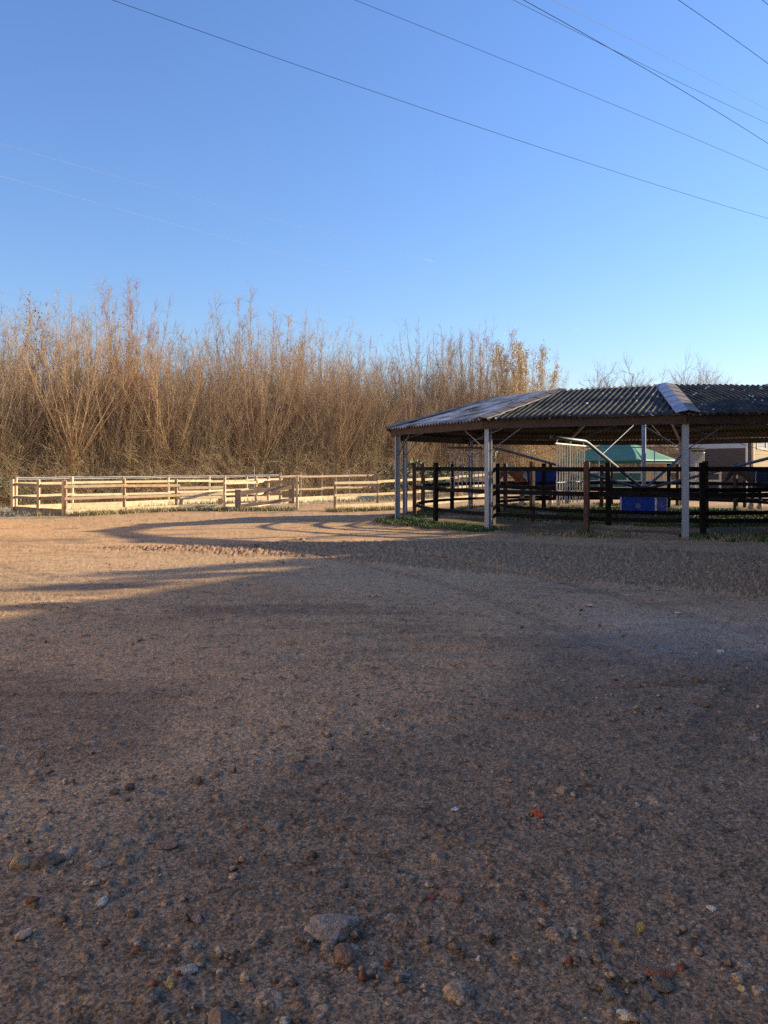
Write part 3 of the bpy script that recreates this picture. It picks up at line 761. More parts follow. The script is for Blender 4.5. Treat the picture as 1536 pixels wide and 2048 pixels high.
# blue drive cabinet under the mast
box = thing('drive_cabinet', (WC[0], WC[1], 0), 'royal blue steel cabinet with white edges under the walker mast', 'cabinet')
rot = R(-38)
def bx(u, v, z): return (WC[0] + u * math.cos(rot) - v * math.sin(rot), WC[1] + u * math.sin(rot) + v * math.cos(rot), z)
def obox(mb, u0, v0, z0, u1, v1, z1):
    mb.quad_prism([bx(u0, v0, z0), bx(u1, v0, z0), bx(u1, v1, z0), bx(u0, v1, z0)], [bx(u0, v0, z1), bx(u1, v0, z1), bx(u1, v1, z1), bx(u0, v1, z1)])
mb = MB(); obox(mb, -.56, -.50, .0, .56, .50, .60); mb.build('body', M['blue_metal'], box)
mb = MB(); obox(mb, -.585, -.525, .602, .585, .525, .622); mb.build('lid', M['blue_metal'], box)
for (u, v) in ((-.56, -.5), (.56, -.5), (.56, .5), (-.56, .5)):
    mb = MB(); obox(mb, u - .025, v - .025, 0, u + .025, v + .025, .6); mb.build('corner_trim', M['white_trim'], box)
def disc(cu, cv, axis, rad, name):
    mb = MB(); n = 24
    if axis == 'v':
        f = lambda q, o: bx(cu + rad * math.cos(q), cv + o, .33 + rad * math.sin(q))
    else:
        f = lambda q, o: bx(cu + o, cv + rad * math.cos(q), .33 + rad * math.sin(q))
    s = -1 if axis == 'v' else 1
    mb.quad_prism([f(2 * PI * k / n, s * .001) for k in range(n)], [f(2 * PI * k / n, s * .006) for k in range(n)])
    mb.build(name, M['emblem'], box)
disc(0.0, -.5, 'v', .085, 'emblem'); disc(.56, 0, 'u', .085, 'emblem')

# ------------------------------------------------------------------ pale post and rail fences
def pale_fence(name, label, pts, rails, board, hgt, mats, seed, cat='fence', side=-1, post=(.11, .11), tape=None, rail_h=.11, broken=()):
    """pts: plan positions of the posts; rails: heights above ground; board: kick board height or None"""
    base = pts[0]; t = thing(name, (base[0], base[1], gz(*base)), label, cat)
    rng = np.random.RandomState(seed)
    for p in pts:
        z = gz(*p); hh = hgt + rng.uniform(-.03, .04)
        mb = MB(); mb.bar((p[0], p[1], z - .2), (p[0] + rng.uniform(-.02, .02), p[1], z + hh), post[0], post[1]); mb.build('post', mats[0], t, bevel=.01)
    for i in range(len(pts) - 1):
        a = np.array(pts[i]); b = np.array(pts[i + 1]); d = (b - a) / np.linalg.norm(b - a); nrm = np.array([d[1], -d[0]]) * side * -1
        za, zb = gz(*a), gz(*b)
        for z in rails:
            o = nrm * (.075 + .012 * (i % 2)); j = rng.uniform(-.03, .03); j2 = j + rng.uniform(-.025, .025)
            e0 = a + o - d * .10; e1 = b + o + d * .10
            mb = MB(); mb.bar((e0[0], e0[1], za + z + j), (e1[0], e1[1], zb + z + j2), .05, rail_h); mb.build('rail', mats[1], t, bevel=.008)
        if board:
            o = nrm * .078; e0 = a + o - d * .04; e1 = b + o + d * .04
            mb = MB(); mb.bar((e0[0], e0[1], za + board / 2 - .01), (e1[0], e1[1], zb + board / 2 - .01), .04, board); mb.build('kick_board', mats[2], t)
    if tape:
        for z in tape:
            mb = MB()
            path = []
            for i in range(len(pts) - 1):
                for q in (0, .5):
                    p = np.array(pts[i]) * (1 - q) + np.array(pts[i + 1]) * q
                    path.append((p[0], p[1], gz(*p) + z - (.02 if q else 0)))
            p = pts[-1]; path.append((p[0], p[1], gz(*p) + z))
            mb.tube(path, .009, 5); mb.build('tape', M['tape'], t)
    return t
def run(start, d, n, step=2.52): return [tuple(np.array(start) + np.array(d) * step * k) for k in range(n)]
PW = (M['pale_wood'], M['pale_wood'], M['pale_wood']); TW = (M['tan_wood'], M['tan_wood'], M['pale_wood'])
pale_fence('pen_fence', 'front fence of the left pen, tan rails over a pale kick board', run(Q0, E1, 3), (.66, 1.12), .24, 1.38, TW, 21)
L1 = tuple(Q0 + E2 * 2.15); L2 = tuple(Q0 + E2 * 4.35)
pale_fence('pen_fence', 'short shaded side fence at the far left end of the pens', [(Q0[0] - .12, Q0[1] + .1), L1, L2], (.64, 1.12), .24, 1.38, (M['pale_wood'], M['shaded_brown_wood'], M['shaded_brown_wood']), 22)
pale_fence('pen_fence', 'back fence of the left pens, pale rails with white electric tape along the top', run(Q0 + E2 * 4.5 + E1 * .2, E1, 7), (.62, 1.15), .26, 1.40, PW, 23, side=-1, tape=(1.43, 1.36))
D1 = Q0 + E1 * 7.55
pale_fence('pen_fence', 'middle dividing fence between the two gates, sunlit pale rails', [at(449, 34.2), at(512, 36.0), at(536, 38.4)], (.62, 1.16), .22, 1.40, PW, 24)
pale_fence('pen_fence', 'shaded fence running back from the tall post right of the brown gate', [at(594, 33.8), at(512, 38.2)], (1.18, .60), None, 1.42, (M['pale_wood'], M['shaded_brown_wood'], M['shaded_brown_wood']), 25)
pale_fence('pen_fence', 'right pen front fence with pale rails next to the walker', [at(670, 32.4), at(755, 34.0), at(838, 35.8), at(915, 37.6), at(988, 39.4)], (.68, 1.19), .28, 1.42, (M['tan_wood'], M['pale_wood'], M['pale_wood']), 26)
pale_fence('pen_fence', 'back fence of the right pen seen through the opening between the pens', [at(560, 40.2), at(600, 41.3), at(642, 42.5), at(698, 44.2), at(745, 45.6), at(790, 47.0), at(835, 48.4)], (.72, 1.40), .3, 1.62, (M['tan_wood'], M['tan_wood'], M['pale_wood']), 27)
pale_fence('pen_fence', 'far pale fence seen through the walker left of the brown and white horse', [at(800, 50), at(880, 50.5), at(960, 51), at(1040, 51.5), at(1110, 52)], (.75, 1.25), .25, 1.5, PW, 28)
pale_fence('pen_fence', 'pale rail fence in front of the green canopy', [at(1110, 47), at(1200, 47), at(1255, 47), at(1312, 46.5), at(1372, 46), at(1440, 45)], (.75, 1.25), None, 1.45, PW, 29)

def plank_gate(name, label, a, b, za, zb, boards, posts, m, seed):
    t = thing(name, (a[0], a[1], za), label, 'gate')
    A = np.array(a); B = np.array(b)
    def P(s, z): p = A + (B - A) * s; return (p[0], p[1], za + (zb - za) * s + z)
    for s, z0, z1, w in posts:
        mb = MB(); mb.bar(P(s, z0), P(s, z1), w, .06, up=(0, -1, 0)); mb.build('stile', m, t, bevel=.006)
    for z, h in boards:
        d = (B - A) / np.linalg.norm(B - A); off = np.array([d[1], -d[0]]) * -.055
        p0 = P(0, z); p1 = P(1, z)
        mb = MB(); mb.bar((p0[0] - off[0], p0[1] - off[1], p0[2]), (p1[0] - off[0], p1[1] - off[1], p1[2]), .045, h); mb.build('plank', m, t, bevel=.006)
    return t
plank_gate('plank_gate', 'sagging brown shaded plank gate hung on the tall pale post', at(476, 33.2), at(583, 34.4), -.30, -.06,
           [(.74, .19), (.18, .15)], [(0, 0, .90, .26), (1, 0, .86, .26)], M['shaded_brown_wood'], 31)
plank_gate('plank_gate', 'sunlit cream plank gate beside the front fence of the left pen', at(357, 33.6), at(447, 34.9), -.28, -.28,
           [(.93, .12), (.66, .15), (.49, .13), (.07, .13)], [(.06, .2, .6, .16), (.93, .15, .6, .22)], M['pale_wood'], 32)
mb = MB(); g0 = at(452, 33.2); mb.box(g0[0] - .02, g0[1] - .12, -.31, g0[0] + .40, g0[1] + .14, -.14)
for i in range(2): mb.box(g0[0] + .05 + .17 * i, g0[1] - .14, -.29, g0[0] + .17 + .17 * i, g0[1] - .12, -.18)
tag(mb.build('concrete_block', M['white_board'], None, bevel=.01, origin=(g0[0], g0[1], -.31)), 'pale hollow concrete block on the grass at the left foot of the brown gate', 'block')
# thin electric fence stakes behind the pens
for i, (px, d, top) in enumerate(((76, 40, .94), (200, 41, .95), (508, 44, .92), (300, 42, .95))):
    x, y = at(px, d); z = gz(x, y)
    tag(MB().tube([(x, y, z - .1), (x + .02, y, z + 1.9)], .014, 6).build('electric_fence_stake', M['tape'], None, origin=(x, y, z)),
        ['leftmost thin white electric fence stake behind the left pen', 'second thin white electric fence stake from the left', 'rightmost thin white electric fence stake behind the brown gate', 'third thin white electric fence stake from the left'][i], 'stake', 'electric fence stakes behind the pens')

# ------------------------------------------------------------------ horses in rugs
def skin_mesh(name, verts, edges, radii, mat_, parent, levels=2):
    me = bpy.data.meshes.new(name); me.from_pydata(verts, edges, [])
    o = bpy.data.objects.new(name, me); COL.objects.link(o)
    mod = o.modifiers.new('skin', 'SKIN'); o.modifiers.new('sub', 'SUBSURF').levels = levels
    o.modifiers['sub'].render_levels = levels
    for i, sv in enumerate(me.skin_vertices[0].data):
        r = radii[i]; sv.radius = r if isinstance(r, tuple) else (r, r); sv.use_root = (i == 0)
    dg = bpy.context.evaluated_depsgraph_get(); ev = o.evaluated_get(dg)
    nm = bpy.data.meshes.new_from_object(ev)
    o.modifiers.clear(); o.data = nm; bpy.data.meshes.remove(me)
    nm.materials.clear(); nm.materials.append(mat_)
    nm.polygons.foreach_set('use_smooth', [True] * len(nm.polygons))
    o.parent = parent
    return o

def make_horse(loc, heading, label, coat, rug_m, head_low=0.0, feather=True):
    t = thing('horse', loc, label, 'horse'); t.rotation_euler = (0, 0, heading)
    v = []; e = []; r = []
    def add(p, rad, link=None):
        v.append(p); r.append(rad); i = len(v) - 1
        if link is not None: e.append((link, i))
        return i
    barrel = add((0, 0, 1.10), (.30, .31)); loin = add((-.42, 0, 1.16), (.27, .29), barrel); rump = add((-.78, 0, 1.17), (.27, .29), loin); tailh = add((-1.02, 0, 1.14), .16, rump)
    girth = add((.38, 0, 1.10), (.28, .32), barrel); chest = add((.70, 0, 1.14), (.23, .28), girth)
    n1 = add((.93, 0, 1.32 - .05 * head_low), (.15, .22), chest); n2 = add((1.14, 0, 1.52 - .25 * head_low), (.11, .165), n1); poll = add((1.30, 0, 1.72 - .42 * head_low), (.09, .13), n2)
    j = add((1.40, 0, 1.63 - .42 * head_low), (.095, .135), poll); f = add((1.53, 0, 1.45 - .42 * head_low), (.075, .10), j); mz = add((1.64, 0, 1.28 - .42 * head_low), (.062, .075), f); add((1.67, 0, 1.22 - .42 * head_low), .05, mz)
    for s in (1, -1):
        st = .10 * s
        e1 = add((.62, s * .16, .88), .125, chest); k = add((.64 + st, s * .15, .50), .068, e1); fl = add((.63 + st * 1.2, s * .15, .22), .046, k); pa = add((.68 + st * 1.2, s * .15, .10), .058, fl); add((.71 + st * 1.2, s * .15, .02), .068, pa)
        h1 = add((-.72, s * .17, .86), .175, rump); st_ = add((-.60 - st, s * .17, .66), .115, h1); hk = add((-.86 - st, s * .16, .46), .066, st_); cn = add((-.84 - st, s * .16, .20), .048, hk); hp = add((-.79 - st, s * .16, .09), .06, cn); add((-.76 - st, s * .16, .02), .07, hp)
        add((1.27, s * .075, 1.90 - .42 * head_low), .018, add((1.28, s * .055, 1.80 - .42 * head_low), .034, poll))
    skin_mesh('body', v, e, r, coat, t)
    # rug: a draped shell from withers to tail, open below
    xs = np.linspace(.60, -1.08, 16); rows = []
    for x in xs:
        top = 1.47 if x > -.2 else 1.50 - .10 * max(0, (-x - .75)) * 1.5
        if x > .55: top = 1.47 - .05 * (x - .55)
        half = .36 if abs(x + .1) < .6 else .36 - .10 * (abs(x + .1) - .6)
        bot = .66 + .05 * math.sin(x * 5)
        rows.append([(x, -half * 1.02, bot), (x, -half * 1.03, .9), (x, -half, 1.1), (x, -half * .86, 1.30), (x, -half * .5, top - .03), (x, 0, top + .015), (x, half * .5, top - .03), (x, half * .86, 1.30), (x, half, 1.1), (x, half * 1.03, .9), (x, half * 1.02, bot)])
    V = np.array(rows).reshape(-1, 3); nk = 11; idx = np.arange(len(V)).reshape(len(xs), nk)
    Fq = np.stack([idx[:-1, :-1], idx[1:, :-1], idx[1:, 1:], idx[:-1, 1:]], -1).reshape(-1, 4)
    tail = [idx[-1]]
    ru = np_mesh('rug', V, Fq, rug_m, parent=t, smooth=True)
    so = ru.modifiers.new('thick', 'SOLIDIFY'); so.thickness = .02; so.offset = 1
    # white binding on the rug's front edge
    mb = MB(); mb.tube([tuple(p) for p in rows[0]], .014, 6)
    bi = mb.build('rug_binding', M['white_trim'], None); bi.parent = ru
    # mane, tail, feathers
    mb = MB()
    mb.tube([(1.29, 0, 1.83 - .42 * head_low), (1.10, .0, 1.68 - .25 * head_low), (.90, 0, 1.53 - .05 * head_low), (.74, 0, 1.44)], [.035, .05, .05, .03], 7)
    q = mb.build('mane', M['hair_white'] if feather else M['hair_dark'], None, smooth=True); q.parent = t
    mb = MB(); mb.tube([(-1.08, 0, 1.22), (-1.20, 0, 1.05), (-1.22, 0, .75), (-1.18, 0, .42)], [.05, .075, .085, .02], 8)
    q = mb.build('tail', M['hair_white'] if feather else M['hair_dark'], None, smooth=True); q.parent = t
    if feather:
        for s in (1, -1):
            st = .10 * s
            for fx in (.66 + st * 1.2, -.81 - st):
                mb = MB(); mb.tube([(fx - .01, s * .155, .30), (fx, s * .155, .16), (fx + .03, s * .155, .04)], [.055, .085, .10], 8)
                q = mb.build('leg_feather', M['hair_white'], None, smooth=True); q.parent = t
    for s in (1, -1):
        mb = MB(); mb.tube([(1.415, s * .088, 1.585 - .42 * head_low), (1.415, s * .103, 1.585 - .42 * head_low)], .018, 8)
        q = mb.build('eye', M['hair_dark'], None); q.parent = t
    # head collar
    mb = MB(); z0 = -.42 * head_low
    def band(p, rx, rz, tilt):
        return [(p[0] + math.sin(tilt) * rz * math.sin(b), rx * math.cos(b), p[2] + math.cos(tilt) * rz * math.sin(b)) for b in np.linspace(0, 2 * PI, 13)]
    mb.tube(band((1.52, 0, 1.47 + z0), .085, .11, .9), .013, 5); mb.tube(band((1.345, 0, 1.67 + z0), .10, .15, .7), .013, 5)
    q = mb.build('head_collar', M['rug'], None); q.parent = t
    return t
hp = pol(6.05, R(113)); make_horse((hp.x, hp.y, .02), R(113 + 90) - .1, 'brown and white patched horse in a navy rug on the far side of the walker', M['horse_pied'], M['rug'], .45)
hp = pol(6.05, R(24)); make_horse((hp.x, hp.y, .02), R(24 + 90) + .55, 'horse in a dark navy rug at the right edge of the walker track', M['horse_dark'], M['rug_dark'], .5)
# ------------------------------------------------------------------ bare trees
def norm(v): return v / (np.linalg.norm(v) + 1e-9)

def grow_stem(p, d, L, n, r0, r1, up, jit, rng):
    """one stem as points with radii"""
    pts = [p]; rad = [r0]
    for k in range(n):
        d = norm(d + np.array([0, 0, up]) + rng.normal(0, jit, 3))
        p = p + d * L / n; pts.append(p); rad.append(r0 + (r1 - r0) * (k + 1) / n)
    return pts, rad

def poly_segs(pts, rad): return [np.concatenate([pts[i], pts[i + 1], [rad[i], rad[i + 1]]]) for i in range(len(pts) - 1)]

def side_shoots(pts, rng, n, lmax, tmin, r, twl, leafp, leaves, upb=.25, spread=.75, sub=4):
    segs = []
    m = len(pts) - 1
    for _ in range(n):
        t = tmin + (1 - tmin) * rng.rand() ** .8
        k = min(int(t * m), m - 1); q = t * m - k
        p = pts[k] * (1 - q) + pts[k + 1] * q; d0 = norm(pts[k + 1] - pts[k])
        d = norm(d0 + rng.normal(0, spread, 3) * np.array([1, 1, .5]) + np.array([0, 0, upb]))
        L = lmax * (1.15 - t) * (.5 + .8 * rng.rand())
        sp, sr = grow_stem(p, d, L, 3, r, r * .45, .16, .13, rng)
        segs += poly_segs(sp, sr)
        for _k in range(sub):
            k2 = rng.randint(1, 4); pp = sp[k2 - 1] * .5 + sp[k2] * .5
            dd = norm(norm(sp[k2] - sp[k2 - 1]) + rng.normal(0, .55, 3) + np.array([0, 0, .15]))
            Lt = twl * (.4 + .8 * rng.rand()); e = pp + dd * Lt
            segs.append(np.concatenate([pp, e, [r * .55, r * .35]]))
            if rng.rand() < leafp: leaves.append(e)
            if rng.rand() < leafp: leaves.append(pp * .5 + e * .5)
    return segs

def tree_proto(seed, kind):
    """-> stems mesh data, crown mesh data; built at the origin"""
    rng = np.random.RandomState(seed); stems = []; tw = []; leaves = []
    if kind == 'pollard':
        kh = 1.7 + .5 * rng.rand()
        tr = [np.array([0, 0, -.3]), np.array([.03, .02, .7]), np.array([.06 * rng.normal(), .05 * rng.normal(), kh])]
        stems += poly_segs(tr, [.20, .16, .22])
        for _ in range(9):
            a = rng.normal(0, .16, 3); stems.append(np.concatenate([tr[2] + a * .4 + [0, 0, -.18], tr[2] + a + [0, 0, .12], [.15, .10]]))
        ns = 34
        for i in range(ns):
            az = 2 * PI * (i + rng.rand()) / ns * 3; th = .72 * rng.rand() ** .65
            d = np.array([math.sin(th) * math.cos(az), math.sin(th) * math.sin(az), math.cos(th)])
            L = (7.6 + 2.2 * rng.rand()) * (1 - .22 * th) * (1 if rng.rand() > .25 else .6)
            pts, rad = grow_stem(tr[2] + rng.normal(0, .12, 3), d, L, 8, .018 + .016 * rng.rand(), .005, .062, .045, rng)
            stems += poly_segs(pts, rad)
            tw += side_shoots(pts, rng, 20, 1.7, .06, .0072, .46, .012, leaves)
    elif kind == 'orange':
        for i in range(15):
            az = rng.rand() * 6.28; th = .22 * rng.rand() ** .6
            d = np.array([math.sin(th) * math.cos(az), math.sin(th) * math.sin(az), math.cos(th)])
            pts, rad = grow_stem(np.array([rng.normal(0, .12), rng.normal(0, .12), 1.2 * (rng.rand() > .5)]), d, 9.5 + 3 * rng.rand(), 9, .042, .006, .04, .03, rng)
            stems += poly_segs(pts, rad)
            tw += side_shoots(pts, rng, 34, 1.8, .30, .0075, .5, .0, leaves, .6, .55, 5)
        stems.append(np.array([0, 0, -.3, 0, 0, 1.3, .25, .2]))
    elif kind in ('slender', 'leafy'):
        for i in range(3 if kind == 'slender' else 4):
            th = .13 * rng.rand(); az = rng.rand() * 6.28
            d = np.array([math.sin(th) * math.cos(az), math.sin(th) * math.sin(az), math.cos(th)])
            pts, rad = grow_stem(np.array([rng.normal(0, .25), rng.normal(0, .25), -.3]), d, 9.2 + 2.8 * rng.rand(), 10, .055, .007, .02, .04, rng)
            stems += poly_segs(pts, rad)
            tw += side_shoots(pts, rng, 50, 2.5, .22, .0074, .60, .17 if kind == 'leafy' else .01, leaves, .50, .75, 5)
    elif kind == 'yellow':
        for i in range(13):
            th = .40 * rng.rand() ** .7; az = rng.rand() * 6.28
            d = np.array([math.sin(th) * math.cos(az), math.sin(th) * math.sin(az), math.cos(th)])
            pts, rad = grow_stem(np.array([rng.normal(0, .15), rng.normal(0, .15), -.3]), d, (7.4 + 1.6 * rng.rand()) * (1.08 - .35 * th), 9, .04, .006, .045, .04, rng)
            stems += poly_segs(pts, rad)
            tw += side_shoots(pts, rng, 60, 1.7, .22, .007, .5, 1.0, leaves, .3, .6, 7)
    else:  # broad: a distant round headed tree
        def rec(p, d, L, r, lev):
            pts, rad = grow_stem(p, d, L, 4, r, r * .6, .05, .09, rng)
            (stems if lev < 3 else tw).extend(poly_segs(pts, rad))
            if lev >= 6: return
            for _ in range(3 if lev else 5):
                q = pts[rng.randint(2, 5)]
                dd = norm(norm(pts[-1] - pts[0]) + rng.normal(0, .52, 3) + np.array([0, 0, .12 if kind == 'broad' else -.05 * lev]))
                rec(q, dd, L * (.62 + .2 * rng.rand()), r * .55, lev + 1)
        rec(np.array([0, 0, -.3]), np.array([0, 0, 1.]), 4.2, .25, 0)
    return stems, tw, leaves

def tree_objects(seed, kind, bark, twig, leaf, lsize):
    stems, tw, leaves = tree_proto(seed, kind)
    rng = np.random.RandomState(seed + 1)
    e = bpy.data.objects.new('pollard_willow' if kind == 'pollard' else 'bare_tree', None); COL.objects.link(e)
    V, Fq = seg_mesh(stems, 5); np_mesh('trunk', V, Fq, bark, parent=e, smooth=True)
    V, Fq = seg_mesh(tw, 3); mi = np.zeros(len(Fq))
    if leaves:
        Lv, Lf = leaf_mesh(leaves, lsize, rng)
        Fq = np.concatenate([Fq, Lf + len(V)]); V = np.concatenate([V, Lv]); mi = np.concatenate([mi, np.ones(len(Lf))])
    np_mesh('crown', V, Fq, None, parent=e, mats=[twig, leaf], midx=mi)
    return e

def copy_tree(src):
    c = src.copy(); COL.objects.link(c)
    for ch in src.children:
        d = ch.copy(); COL.objects.link(d); d.parent = c
    return c

P_pol = [tree_objects(s, 'pollard', M['bark'], M['twig'], M['leaf_rust'], .07) for s in (11, 12, 13, 14, 15)]
P_sle = [tree_objects(s, 'slender', M['bark'], M['twig'], M['leaf_rust'], .07) for s in (21, 22, 23, 24)]
P_lea = [tree_objects(s, 'leafy', M['bark'], M['twig'], M['leaf_dark'], .10) for s in (31, 32)]
P_ora = tree_objects(41, 'orange', M['orange_bark'], M['orange_twig'], M['leaf_rust'], .07)
P_yel = tree_objects(51, 'yellow', M['bark'], M['twig'], M['leaf_yellow'], .095)
P_bro = [tree_objects(s, 'broad', M['far_twig'], M['far_twig'], M['leaf_rust'], .1) for s in (61, 62)]
used = set()
trng = random.Random(99)
def plant(proto, x, y, s, label, cat='tree', group=None, name=None, rz=None, sz=None):
    if proto.name in used: o = copy_tree(proto)
    else: o = proto; used.add(proto.name)
    z = gz(x, y); o.location = (x, y, z); o.rotation_euler = (0, 0, trng.uniform(0, 6.28) if rz is None else rz)
    o.scale = (s, s, s * (sz or 1))
    if name: o.name = name
    for k in ('label', 'category', 'group'):
        if k in o: del o[k]
    tag(o, label, cat, group)
    return o

# front row: pollards one can tell apart, left to right  (photo bearing, distance, scale)
front = [(-60, 38.0, 1.0), (38, 39, .98), (142, 40.5, 1.03), (222, 42, .95), (345, 42.5, .97), (432, 44, .92), (520, 45.5, .98), (600, 46.5, .95), (672, 48, .90), (742, 49.5, .92), (815, 50.5, .90), (884, 52, .90), (952, 53.5, .92)]
def line(px):
    s = (px - 768) / F; return 37.5 + .59 * (37.5 * s + 20) / (.81 - .59 * s)
def top_z(px, d):
    """height the thicket reaches along this bearing"""
    return 1.85 + (935 - np.interp(px, [-100, 0, 60, 130, 250, 340, 420, 490, 600, 690, 760, 860, 960, 1030, 1100], [590, 575, 575, 600, 560, 640, 630, 600, 605, 660, 660, 635, 635, 680, 720])) / F * d
names = ['leftmost bare pollard willow, cut by the left edge of the photo', 'bare pollard willow with wide fanning stems behind the left end of the pens',
         'large bare pollard willow with a dense fan of golden stems, above the first pen', 'bare pollard willow just left of the orange stemmed willow',
         'bare pollard willow just right of the orange stemmed willow', 'bare pollard willow behind the cream plank gate', 'bare pollard willow directly behind the sagging brown gate',
         'bare pollard willow behind the tall pale gate post', 'bare pollard willow behind the gap between the two pens', 'bare pollard willow just left of the pavilion roof tip',
         'bare pollard willow above the left slope of the pavilion roof', 'bare pollard willow seen both over and under the left roof slope', 'rightmost bare pollard willow of the front row, left of the yellow leaved tree']
for i, (px, d, s) in enumerate(front):
    nd = line(px) + (.7 if i % 2 else -.5); x, y = at(px, nd); plant(P_pol[i % 5], x, y, top_z(px, nd) * (.86 + .1 * ((i * 7) % 5) / 5) / 10.9, names[i], 'tree', None, 'pollard_willow')
for i, (px, lb_) in enumerate([(-10, 'bare pollard willow at the left edge beside the green bramble'), (92, 'bare pollard willow between the two widest fans at the left'), (310, 'smaller bare pollard willow close right of the orange stems'), (388, 'bare pollard willow above the far end of the first pen'), (476, 'bare pollard willow above the left post of the brown gate'), (560, 'bare pollard willow above the hinge end of the brown gate'), (636, 'bare pollard willow above the left post of the pen opening'), (708, 'bare pollard willow above the middle of the right pen')]):
    nd = line(px) + (1.6 if i % 2 else .2); x, y = at(px, nd); plant(P_pol[(i + 2) % 5], x, y, top_z(px, nd) * (.74 + .04 * (i % 4)) / 10.9, lb_, 'tree', None, 'pollard_willow')
x, y = at(275, line(275) + .3); plant(P_ora, x, y, .92, 'tall willow with bright orange stems and pinkish twigs left of middle', name='orange_willow')
x, y = at(1046, line(1046) - 1); plant(P_yel, x, y, 1.02, 'tall tree still holding pale yellow leaves above the pavilion roof', name='yellow_tree', sz=1.28)
x, y = at(52, line(52) + 1); plant(P_lea[0], x, y, .93, 'tall tree with dark shrivelled leaves at its top, at the far left', name='leafy_tree')
x, y = at(205, line(205) + 2.5); plant(P_lea[1], x, y, .93, 'tree with a few dark leaves at its top, left of the orange willow', name='leafy_tree')
x, y = at(398, line(398) + 2); plant(P_sle[0], x, y, .80, 'slim bare tree sticking up right of the orange willow')
x, y = at(508, line(508) + 1.5); plant(P_sle[1], x, y, .95, 'tallest slim bare tree in the middle of the thicket')
x, y = at(592, line(592) + 1.5); plant(P_sle[2], x, y, .95, 'tall slim bare tree just right of the tallest middle one')
x, y = at(948, line(948) + 1.5); plant(P_sle[3], x, y, 1.0, 'tall slim bare tree left of the yellow leaved tree')
lab = 'slender bare tree deep in the brown thicket behind the front willows'
grp = 'bare trees in the thicket'
def row_xy(px, back): 
    d = line(px) + back
    return at(px, d)
prof = lambda px: np.interp(px, [-100, 0, 120, 250, 350, 480, 620, 700, 860, 960, 1090], [1.02, 1.0, .96, 1.0, .80, .90, .96, .84, .92, 1.0, .92])
for i in range(56):
    px = -90 + 1180 * (i + .8 * trng.random()) / 56; back = trng.uniform(2.5, 11)
    x, y = row_xy(px, back)
    pr = P_sle[i % 4] if i % 5 < 3 else P_pol[i % 5]
    plant(pr, x, y, top_z(px, y) / (11.6 if i % 5 < 3 else 11.0) * trng.uniform(.76, 1.04), lab, 'tree', grp, 'bare_tree')
# far trees seen over the roof
for i, (px, d, s, l) in enumerate(((1120, 88, 1.39, 'distant bare tree just right of the yellow leaved tree, over the roof'), (1165, 92, 1.46, 'distant rounded bare tree above the middle of the roof'),
                                (1208, 98, 1.34, 'small distant bare tree right of the rounded one, over the roof'), (1275, 105, 1.25, 'lowest distant bare tree barely showing over the roof'), (1368, 92, 1.17, 'low bare tree left of the tall distant birch'), (1432, 92, 1.20, 'low bare tree right of the tall distant birch'))):
    x, y = at(px, d); plant(P_bro[i % 2], x, y, s, l, 'tree', None, 'distant_tree')
x, y = at(1402, 84); plant(P_bro[0], x, y, .70, 'tall thin birch like tree standing up over the right end of the roof', 'tree', None, 'birch_tree', rz=1.0, sz=1.75)

# ------------------------------------------------------------------ undergrowth and saplings nobody could count
def brush(name, label, n, band, hmin, hmax, arch, m, seed, r=.008, sub=2, leaf=None, leafp=0, lsize=.06, lo=-140, hi=1110):
    rng = np.random.RandomState(seed)
    px = rng.uniform(lo, hi, n); back = band[0] + (band[1] - band[0]) * rng.rand(n)
    d = (line(px) if hi < 1200 else 3 + 40.5 + (px + 20) * .0125) + back
    x = (px - 768) / F * d; y = d; z = ground_base(x, y)
    clump = .35 + 1.1 * vnoise(x * .7, y * .7, seed)
    L = (hmin + (hmax - hmin) * rng.rand(n)) * clump * (d / 46)
    cap = 1.85 + (935 - np.interp(px, [-100, 520, 720, 1060, 1110], [728, 728, 748, 760, 800])) / F * d
    L = np.minimum(L, cap * (.55 + .5 * rng.rand(n)))
    P = np.stack([x, y, z - .05], 1); D = rng.normal(0, arch, (n, 3)); D[:, 2] = 1; D /= np.linalg.norm(D, axis=1, keepdims=True)
    segs = []; leaves = []
    K = 4
    for k in range(K):
        D2 = D + rng.normal(0, arch * .35, (n, 3)); D2[:, 2] -= (arch * .35 * k if arch > .5 else -.05)
        D2 /= np.linalg.norm(D2, axis=1, keepdims=True)
        Q = P + D2 * (L / K)[:, None]
        r0 = r * (1 - k / (K + 1)); r1 = r * (1 - (k + 1) / (K + 1))
        segs.append(np.concatenate([P, Q, np.full((n, 1), r0), np.full((n, 1), r1)], 1))
        if k >= 1:
            for _ in range(sub):
                T = D2 + rng.normal(0, .55, (n, 3)) + [0, 0, .15]; T /= np.linalg.norm(T, axis=1, keepdims=True)
                B = P + (Q - P) * rng.rand(n, 1); E_ = B + T * (L * .16 * (.4 + rng.rand(n)))[:, None]
                segs.append(np.concatenate([B, E_, np.full((n, 1), r * .55), np.full((n, 1), r * .3)], 1))
                if leafp:
                    mk = rng.rand(n) < leafp; leaves.append(E_[mk])
        P = Q; D = D2
    V, Fq = seg_mesh(np.concatenate(segs), 3); mi = np.zeros(len(Fq))
    if leaves:
        Lv, Lf = leaf_mesh(np.concatenate(leaves), lsize, rng)
        Fq = np.concatenate([Fq, Lf + len(V)]); V = np.concatenate([V, Lv]); mi = np.concatenate([mi, np.ones(len(Lf))])
    o = np_mesh(name, V, Fq, None, mats=[m, leaf or m], midx=mi)
    return tag(o, label, None, None, 'stuff')
brush('undergrowth', 'tangled brown brambles and dry stalks under the bare willows', 12500, (-2.2, 4.5), .9, 4.4, .55, M['brush'], 301, .008, 3, M['leaf_green'], .006, .06)
